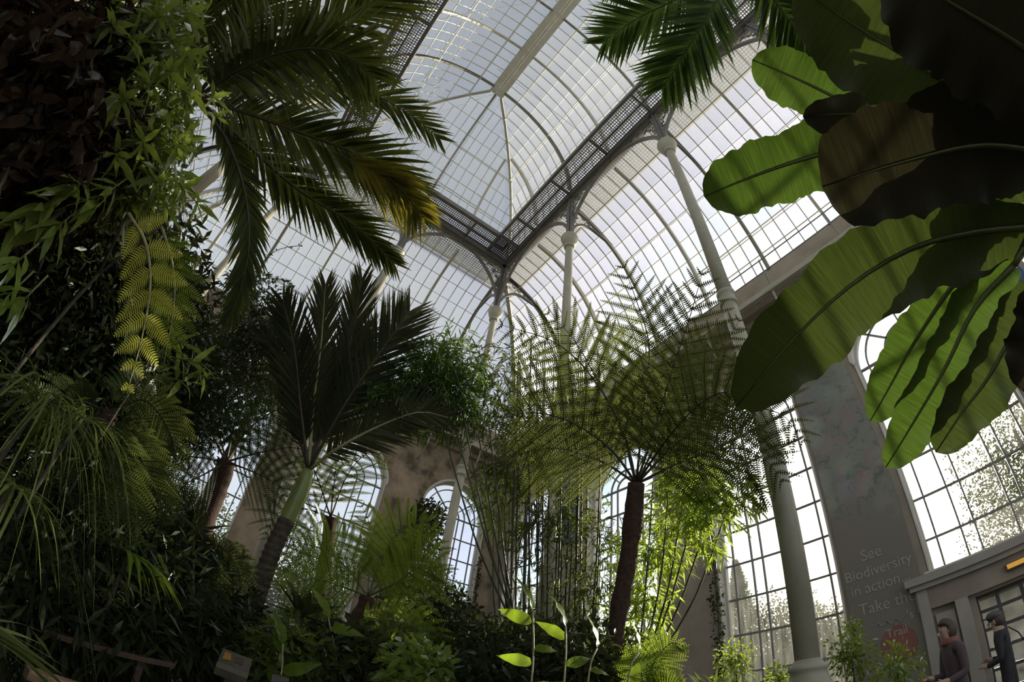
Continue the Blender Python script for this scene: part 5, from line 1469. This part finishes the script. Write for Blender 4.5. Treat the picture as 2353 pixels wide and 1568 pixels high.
for lb, y0, y1, z0, z1 in (('plain blue banner high on the pier behind the banana leaves', -12.62, -11.38, 4.6, 7.75), ('narrow blue banner on the corner pier behind the bamboo', -0.55, 0.55, 5.6, 8.7)):
    b = root('blue_banner', lb, 'banner')
    m = MB(); m.box((3.71, y0, z0), (3.735, y1, z1)); m.build('banner_cloth', M_BLUE, b)
    m = MB(); m.tube([(3.715, y0 - 0.04, z1), (3.715, y1 + 0.04, z1)], 0.02, 8); m.build('hanging_rod', M_IRON, b)

# ------------------------------------------------------------------ entrance
M_PORT = solid('portal_paint', [(0.3, (0.30, 0.27, 0.225)), (0.7, (0.38, 0.345, 0.29))], 2.0, 0.6)
M_DOOR = solid('dark_door_paint', [(0.3, (0.05, 0.045, 0.045)), (0.7, (0.09, 0.08, 0.08))], 2.0, 0.5)
tr4 = root('trim_4', 'pale portal with entablature around the entrance door', kind='structure')
def pb_(nm, lo, hi, mat=M_PORT): m = MB(); m.box(lo, hi); return m.build(nm, mat, tr4)
pb_('cornice', (3.50, -11.7, 2.50), (3.75, -8.42, 2.62)); pb_('cornice_step', (3.56, -11.65, 2.42), (3.75, -8.47, 2.50)); pb_('frieze', (3.64, -11.6, 2.10), (3.75, -8.52, 2.42), M_WALL_R)
pb_('pilaster', (3.60, -9.30, 0), (3.75, -9.10, 2.1)); pb_('pilaster', (3.60, -11.05, 0), (3.75, -10.85, 2.1)); pb_('pilaster', (3.62, -8.72, 0), (3.75, -8.55, 2.42))
pb_('side_panel', (3.70, -9.06, 0.3), (3.75, -8.76, 2.0)); pb_('side_panel', (3.70, -11.5, 0.3), (3.75, -11.1, 2.0))
d = root('door_1', 'glazed entrance door with dark frame', kind='structure')
m = MB()
for y in (-10.75, -10.45, -10.1, -9.72, -9.40):
    m.box((3.90, y - 0.03 if y > -10.7 else y, 0), (3.95, y + 0.03 if y < -9.5 else y, 2.06))
for z in (0.0, 0.32, 0.62, 0.92, 1.22, 1.52, 1.80, 2.02):
    m.box((3.905, -10.75, z), (3.945, -9.40, z + 0.045))
m.build('door_frame', M_DOOR, d)
for i, (ya, yb) in enumerate(zip((-10.75, -10.45, -10.1, -9.72), (-10.45, -10.1, -9.72, -9.40))):
    for za, zb in zip((0.0, 0.32, 0.62, 0.92, 1.22, 1.52, 1.80), (0.32, 0.62, 0.92, 1.22, 1.52, 1.80, 2.06)):
        m = MB(); m.quad((3.925, ya, za), (3.925, yb, za), (3.925, yb, zb), (3.925, ya, zb)); m.build('pane', M_PANE_W, d)
m = MB(); m.tube([(3.85, -10.04, 0.95), (3.83, -10.04, 1.0), (3.83, -10.04, 1.2), (3.85, -10.04, 1.25)], 0.014, 6); m.build('door_handle', M_IRON, d)
M_AMBER, ta, oa = new_mat('amber_glow')
e_ = nd(ta, 'ShaderNodeEmission', {'Color': (1.0, 0.52, 0.10, 1), 'Strength': 0.55}); ta.links.new(e_.outputs[0], oa.inputs['Surface'])
lamp = root('strip_lamp', 'short amber strip lamp on the lintel over the door', 'lamp')
m = MB(); m.box((3.50, -10.28, 2.24), (3.56, -9.98, 2.30)); m.build('tube', M_AMBER, lamp)
m = MB(); m.box((3.56, -10.30, 2.22), (3.64, -9.96, 2.32)); m.build('housing', M_DOOR, lamp)

# ------------------------------------------------------------------ visitors
M_SKIN = solid('skin', [(0.3, (0.42, 0.27, 0.20)), (0.7, (0.50, 0.33, 0.25))], 5.0, 0.5)
def person(label, x, y, h, face_dir, coat, trousers, hair_mat, hair, hold):
    o = root('person', label, 'person', loc=(x, y, 0))
    o.rotation_euler = (0, 0, math.atan2(face_dir[1], face_dir[0]) - math.pi / 2)      # local +y is forward
    s = h / 1.75
    J = {'pel': (0, 0, 0.95), 'wst': (0, -0.01, 1.10), 'chs': (0, 0.0, 1.30), 'shc': (0, -0.01, 1.44), 'nk': (0, 0.005, 1.52), 'hd': (0, 0.02, 1.60), 'ht': (0, 0.012, 1.70),
         'sl': (-0.17, -0.01, 1.42), 'sr': (0.17, -0.01, 1.42), 'el': (-0.22, 0.0, 1.15), 'er': (0.22, 0.03, 1.15), 'wl': (-0.18, 0.20, 1.10), 'wr': (0.14, 0.22, 1.16),
         'hl': (-0.09, 0, 0.92), 'hr': (0.09, 0, 0.92), 'kl': (-0.10, 0.015, 0.50), 'kr': (0.10, 0.03, 0.50), 'al': (-0.10, -0.03, 0.09), 'ar': (0.10, -0.01, 0.09), 'tl': (-0.11, 0.14, 0.035), 'tr': (0.11, 0.16, 0.035)}
    rad = {'pel': (.15, .11), 'wst': (.14, .10), 'chs': (.165, .115), 'shc': (.11, .08), 'nk': (.055, .058), 'hd': (.075, .088), 'ht': (.068, .080), 'sl': (.065, .065), 'sr': (.065, .065), 'el': (.048, .048), 'er': (.048, .048), 'wl': (.034, .03), 'wr': (.034, .03),
           'hl': (.09, .09), 'hr': (.09, .09), 'kl': (.058, .06), 'kr': (.058, .06), 'al': (.042, .05), 'ar': (.042, .05), 'tl': (.04, .03), 'tr': (.04, .03)}
    E_ = [('pel', 'wst'), ('wst', 'chs'), ('chs', 'shc'), ('shc', 'nk'), ('nk', 'hd'), ('hd', 'ht'), ('shc', 'sl'), ('shc', 'sr'), ('sl', 'el'), ('sr', 'er'), ('el', 'wl'), ('er', 'wr'),
          ('pel', 'hl'), ('pel', 'hr'), ('hl', 'kl'), ('hr', 'kr'), ('kl', 'al'), ('kr', 'ar'), ('al', 'tl'), ('ar', 'tr')]
    # palms and five fingers on each wrist, curled round what is held
    for sd, wn_ in ((-1, 'wl'), (1, 'wr')):
        w_ = Vector(J[wn_]); J['p%d' % sd] = tuple(w_ + Vector((-sd * 0.02, 0.06, 0.01))); rad['p%d' % sd] = (.036, .02); E_.append((wn_, 'p%d' % sd))
        pv = Vector(J['p%d' % sd])
        for f in range(5):
            a = pv + (Vector((sd * (0.03 - 0.02 * f), 0.045, 0.0)) if f else Vector((-sd * 0.035, 0.0, 0.02)))
            b = a + (Vector((-sd * 0.01, 0.028 - 0.003 * abs(f - 2), -0.015)) if f else Vector((-sd * 0.012, 0.03, 0.012)))
            J['f%d_%d' % (sd, f)] = tuple(a); J['g%d_%d' % (sd, f)] = tuple(b); rad['f%d_%d' % (sd, f)] = (.0095, .0095); rad['g%d_%d' % (sd, f)] = (.008, .008)
            E_ += [('p%d' % sd, 'f%d_%d' % (sd, f)), ('f%d_%d' % (sd, f), 'g%d_%d' % (sd, f))]
    names = list(J)
    me = bpy.data.meshes.new('body')
    me.from_pydata([tuple(Vector(J[n]) * s) for n in names], [(names.index(a), names.index(b)) for a, b in E_], [])
    me.materials.append(coat); me.materials.append(trousers); me.materials.append(M_SKIN)
    b = add('body', me, None)
    sk = b.modifiers.new('Skin', 'SKIN'); sk.use_smooth_shade = True
    for i, n in enumerate(names):
        me.skin_vertices[0].data[i].radius = (rad[n][0] * s, rad[n][1] * s)
        me.skin_vertices[0].data[i].use_root = (n == 'pel')
    ss = b.modifiers.new('Sub', 'SUBSURF'); ss.levels = 2; ss.render_levels = 2
    dg = bpy.context.evaluated_depsgraph_get()
    ev = bpy.data.meshes.new_from_object(b.evaluated_get(dg))
    bpy.data.objects.remove(b)
    zs = np.empty(len(ev.polygons) * 3); ev.polygons.foreach_get('center', zs); zs = zs.reshape(-1, 3)
    mi = np.where(zs[:, 2] > 1.49 * s, 2, np.where((zs[:, 2] < 0.86 * s), 1, 0))
    mi[(zs[:, 1] > 0.20 * s) & (zs[:, 2] > 0.9 * s) & (zs[:, 2] < 1.3 * s)] = 2
    while len(ev.materials) < 3: ev.materials.append(M_SKIN)
    ev.polygons.foreach_set('material_index', mi.astype(np.int32))
    ev.name = 'body'
    add('body', ev, o)
    hc = Vector(J['hd']) * s
    def ell(nm, c, r, mat, cut=None, n=16, k=12):
        m = MB(); pr = []
        for i in range(k + 1):
            for j in range(n):
                th, ph = math.pi * i / k, 2 * math.pi * j / n
                p = Vector((r[0] * math.sin(th) * math.cos(ph), r[1] * math.sin(th) * math.sin(ph), r[2] * math.cos(th)))
                if cut and p.y > cut[0] and p.z < cut[1]: p.y = cut[0]
                m.v.append(tuple(Vector(c) + p))
        for i in range(k):
            for j in range(n):
                a, b_ = i * n + j, i * n + (j + 1) % n
                m.f.append((a, b_, b_ + n, a + n))
        return m.build(nm, mat, o, True)
    if hair == 'bob':
        ell('hair', hc + Vector((0, -0.015, 0.035)) * s, (0.105 * s, 0.115 * s, 0.135 * s), hair_mat, (0.03 * s, 0.055 * s))
    else:
        ell('hair', hc + Vector((0, -0.02, 0.03)) * s, (0.095 * s, 0.105 * s, 0.115 * s), hair_mat, (0.02 * s, 0.06 * s))
        ell('cap', hc + Vector((0, 0.0, 0.085)) * s, (0.108 * s, 0.118 * s, 0.075 * s), M_DOOR)
        m = MB(); m.prism([tuple(hc + Vector((0.10 * math.cos(a), 0.09 + 0.10 * math.sin(a), 0.075)) * s) for a in [math.pi * i / 12 for i in range(13)]], (0, 0, 0.012)); m.build('cap_peak', M_DOOR, o)
    ell('nose', hc + Vector((0, 0.102, 0.0)) * s, (0.014 * s, 0.02 * s, 0.024 * s), M_SKIN, None, 10, 8)
    for sx in (-1, 1):
        ell('ear', hc + Vector((sx * 0.083, 0.0, 0.01)) * s, (0.012 * s, 0.024 * s, 0.034 * s), M_SKIN, None, 10, 8)
        ell('eye', hc + Vector((sx * 0.032, 0.086, 0.028)) * s, (0.012 * s, 0.010 * s, 0.008 * s), M_DOOR, None, 10, 8)
    m = MB(); m.box(tuple(hc + Vector((-0.025, 0.086, -0.045)) * s), tuple(hc + Vector((0.025, 0.096, -0.037)) * s)); m.build('mouth', M_REDP, o)
    if hold == 'scarf':
        m = MB(); m.lathe([(0.07 * s, 1.46 * s), (0.10 * s, 1.47 * s), (0.105 * s, 1.50 * s), (0.085 * s, 1.54 * s), (0.06 * s, 1.55 * s)], 18); m.build('scarf', M_REDP, o, True)
    return o
M_COAT1 = solid('plum_coat', [(0.3, (0.075, 0.05, 0.055)), (0.7, (0.11, 0.075, 0.08))], 6.0, 0.85)
M_COAT2 = solid('black_coat', [(0.3, (0.020, 0.018, 0.022)), (0.7, (0.04, 0.035, 0.04))], 6.0, 0.85)
M_TROU = solid('dark_trousers', [(0.3, (0.03, 0.03, 0.04)), (0.7, (0.05, 0.05, 0.06))], 6.0, 0.85)
M_HAIR = solid('brown_hair', [(0.3, (0.05, 0.035, 0.025)), (0.7, (0.09, 0.06, 0.04))], 30.0, 0.6, stretch=(1, 1, 0.1))
pA = W(2172, 1425, 6.0); pB = W(2288, 1415, 7.2)
person('visitor with bobbed hair in a plum coat near the banner', pA.x, pA.y, 1.72, (-0.6, 0.8), M_COAT1, M_TROU, M_HAIR, 'bob', 'scarf')
person('visitor in a dark cap and coat standing before the door', pB.x, pB.y, 1.70, (0.2, 1.0), M_COAT2, M_TROU, M_HAIR, 'cap', None)
q = Vector((pB.x, pB.y, 0))
hb = root('handbag', 'small dark bag hanging at the hip of the visitor in the cap', 'bag', loc=(pB.x + 0.05, pB.y - 0.32, 0.85))
m = MB(); m.box((-0.12, -0.05, 0.0), (0.12, 0.05, 0.26)); m.box((-0.125, -0.055, 0.16), (0.125, 0.055, 0.27)); m.build('pouch', M_COAT2, hb)
m = MB(); m.tube([(-0.1, 0, 0.26), (-0.08, 0.10, 0.50), (0.0, 0.20, 0.60), (0.08, 0.10, 0.50), (0.1, 0, 0.26)], 0.008, 6); m.build('strap', M_COAT2, hb)

# ------------------------------------------------------------------ interpretation sign and timber rail
M_WOOD = solid('weathered_timber', [(0.3, (0.04, 0.022, 0.012)), (0.7, (0.09, 0.05, 0.028))], 6.0, 0.75, 6, 0.3, stretch=(1, 8, 8))
M_PANEL = solid('dim_print_panel', [(0.3, (0.05, 0.042, 0.028)), (0.7, (0.085, 0.07, 0.048))], 9.0, 0.5)
M_GOLD = solid('golden_print', [(0.3, (0.20, 0.09, 0.012)), (0.6, (0.38, 0.17, 0.02)), (0.8, (0.5, 0.28, 0.05))], 22.0, 0.5)
sg = root('plant_sign', 'tilted plant sign board with a golden picture at the bottom left', 'sign')
a, b, c = W(513, 1490, 3.3), W(580, 1516, 3.3), W(508, 1524, 3.1)
ux, uy = (b - a), (c - a)
uy = uy - ux * (uy.dot(ux) / ux.length_squared)
nz = ux.cross(uy).normalized()
if nz.dot(CAMV - a) < 0: nz = -nz
m = MB(); m.prism([a, a + ux, a + ux + uy, a + uy], nz * -0.035); m.build('board', M_PANEL, sg)
m = MB(); o_ = a + ux * 0.10 + uy * 0.22 + nz * 0.002; m.prism([o_, o_ + ux * 0.22, o_ + ux * 0.26 + uy * 0.45, o_ + uy * 0.5], nz * 0.002); m.build('picture', M_GOLD, sg)
m = MB(); o_ = a + ux * 0.48 + uy * 0.25 + nz * 0.002; m.prism([o_, o_ + ux * 0.28, o_ + ux * 0.28 + uy * 0.4, o_ + uy * 0.4], nz * 0.002); m.build('picture', M_WOOD, sg)
m = MB(); m.prism([a + uy, a + ux + uy, a + ux + uy + uy * 0.14 - nz * 0.02, a + uy + uy * 0.14 - nz * 0.02], nz * -0.05); m.build('lower_lip', M_PANEL, sg)
ctr = a + ux * 0.5 + uy * 0.6 - nz * 0.05
m = MB(); m.box((ctr.x - 0.03, ctr.y - 0.03, 0), (ctr.x + 0.03, ctr.y + 0.03, ctr.z)); m.build('post', M_WOOD, sg)
rl = root('timber_rail', 'weathered timber rail in the dark at the bottom left', 'rail')
for (p, q, w_, h_) in (((100, 1452, 3.0), (400, 1530, 3.3), 0.03, 0.03), ((60, 1545, 2.6), (280, 1610, 2.8), 0.07, 0.05)):
    m = MB(); m.bar([W(*p), W(*q)], w_, h_, (0, 0, 1)); m.build('rail_bar', M_WOOD, rl)
for p in ((330, 1512, 3.24),):
    e = W(*p); m = MB(); m.box((e.x - 0.02, e.y - 0.02, 0), (e.x + 0.02, e.y + 0.02, e.z)); m.build('rail_post', M_WOOD, rl)
ps = root('small_sign_post', 'low wooden label post at the bottom edge by the shrubs', 'sign')
e = W(640, 1570, 3.6); m = MB(); m.box((e.x - 0.05, e.y - 0.02, 0), (e.x + 0.05, e.y + 0.02, e.z + 0.06)); m.build('post', M_WOOD, ps)
m = MB(); m.box((e.x - 0.06, e.y - 0.03, e.z - 0.02), (e.x + 0.06, e.y - 0.02, e.z + 0.05)); m.build('plate', M_PANEL, ps)

# ------------------------------------------------------------------ outdoors
M_GRASS = solid('lawn', [(0.3, (0.05, 0.08, 0.03)), (0.7, (0.10, 0.14, 0.05))], 0.8, 1.0)
gmb = MB()
for lo, hi in (((4.2, -90, -0.3), (120, 90, -0.12)), ((-120, 4.2, -0.3), (4.2, 90, -0.12)), ((-120, -90, -0.3), (-12.2, 4.2, -0.12))):
    gmb.box(lo, hi)
tag(gmb.build('ground', M_GRASS), 'lawn outside the glasshouse', kind='structure')
def out_tree(label, x, y, h, r, n, mat=LM_OUT, conic=False, L=0.35, seed=1):
    o = root('garden_tree', label, 'tree', loc=(x, y, -0.1))
    rr = random.Random(seed)
    m = MB(); m.tube([(0, 0, 0), (0.1, 0, h * 0.5), (0, 0.1, h * 0.9)], [0.03 * h, 0.022 * h, 0.008 * h], 9); m.build('trunk', M_BARK_G, o, True)
    m = MB()
    for i in range(n):
        if conic:
            z = h * (0.15 + 0.85 * rr.random()); q = r * (1 - z / h) * math.sqrt(rr.random()) + 0.1; a = rr.uniform(0, 6.283)
            p = Vector((q * math.cos(a), q * math.sin(a), z))
        else:
            d = rdir(rr); k = rr.random() ** 0.4
            lob = 1 + 0.25 * math.sin(5 * math.atan2(d.y, d.x) + seed) * math.sin(4 * d.z + seed)
            p = Vector((d.x * r, d.y * r, d.z * h * 0.38)) * (k * lob) + Vector((0, 0, h * 0.62))
        put_leaf(m, p, rdir(rr), rdir(rr), L * rr.uniform(0.6, 1.2), L * 0.6, 0.1, 2)
    tag(m.build('foliage', mat, o), kind='stuff')
    return o
def hedge(label, a, b, h, n, seed):
    o = root('garden_hedge', label, 'hedge')
    rr = random.Random(seed); a, b = Vector(a), Vector(b)
    m = MB()
    for _ in range(n):
        p = a.lerp(b, rr.random()) + Vector((rr.uniform(-.6, .6), rr.uniform(-.6, .6), h * rr.random() ** 0.8 * (0.8 + 0.2 * math.sin(9 * rr.random()))))
        put_leaf(m, p, rdir(rr), rdir(rr), rr.uniform(0.10, 0.2), 0.10, 0.1, 2)
    tag(m.build('foliage', LM_HEDGE, o), kind='stuff')
    m = MB(); m.bar([a + Vector((0, 0, h * 0.42)), b + Vector((0, 0, h * 0.42))], 0.9, h * 0.86, UP); m.build('opaque_core', LM_HEDGE, o)  # solid core added inside so the backlit hedge stays dark
    m = MB(); m.tube([a + Vector((0, 0, -0.12)), a + Vector((0, 0, h * 0.7))], 0.06, 7); m.build('stem', M_BARK_G, o)
    m = MB(); m.tube([b + Vector((0, 0, -0.12)), b + Vector((0, 0, h * 0.7))], 0.06, 7); m.build('stem', M_BARK_G, o)
    return o
hedge('clipped garden hedge outside the side windows', (13, -11.5, -0.1), (13, 6, -0.1), 3.4, 14000, 31)
hedge('garden hedge outside the end-wall windows', (-12, 13, -0.1), (6, 13, -0.1), 3.2, 11000, 32)
def on_ground(px_, py_, dist):
    d = ray(px_, py_); k = dist / math.hypot(d[0], d[1]); p = CAM + d * k
    return p
for (lb, x, y, dist, hpx, r, n, con, sd_) in (
  ('hazy garden tree seen through the window right of the sun', 2310, 940, 22, None, 3.6, 5600, False, 2),
  ('hazy conifer outside the tall side window', 1690, 1290, 34, None, 3.0, 2400, True, 3),
  ('distant low tree outside the tall side window, right of the conifer', 1790, 1370, 40, None, 4.5, 2200, False, 4),
  ('low tree outside, between the nearest column and the banner', 1890, 1390, 36, None, 3.5, 2000, False, 5),
  ('rounded tree outside the corner window', 1030, 1330, 30, None, 3.0, 2400, False, 6),
  ('green tree outside the wide end-wall window', 690, 1290, 24, None, 4.5, 2800, False, 7),
  ('tall tree outside the far end-wall window', 470, 1120, 24, None, 4.0, 2600, False, 8),
  ('second green tree outside behind the crownshaft palm', 800, 1330, 26, None, 3.5, 2400, False, 9),
  ('distant tree outside seen past the bamboo', 1250, 1330, 34, None, 4.0, 2000, False, 10)):
    p = on_ground(x, y, dist)
    h = max(3.0, p[2] + 0.1)
    out_tree(lb, p[0], p[1], h, r, int(n * 3.2), LM_OUT, con, 0.20 * dist / 28, sd_)
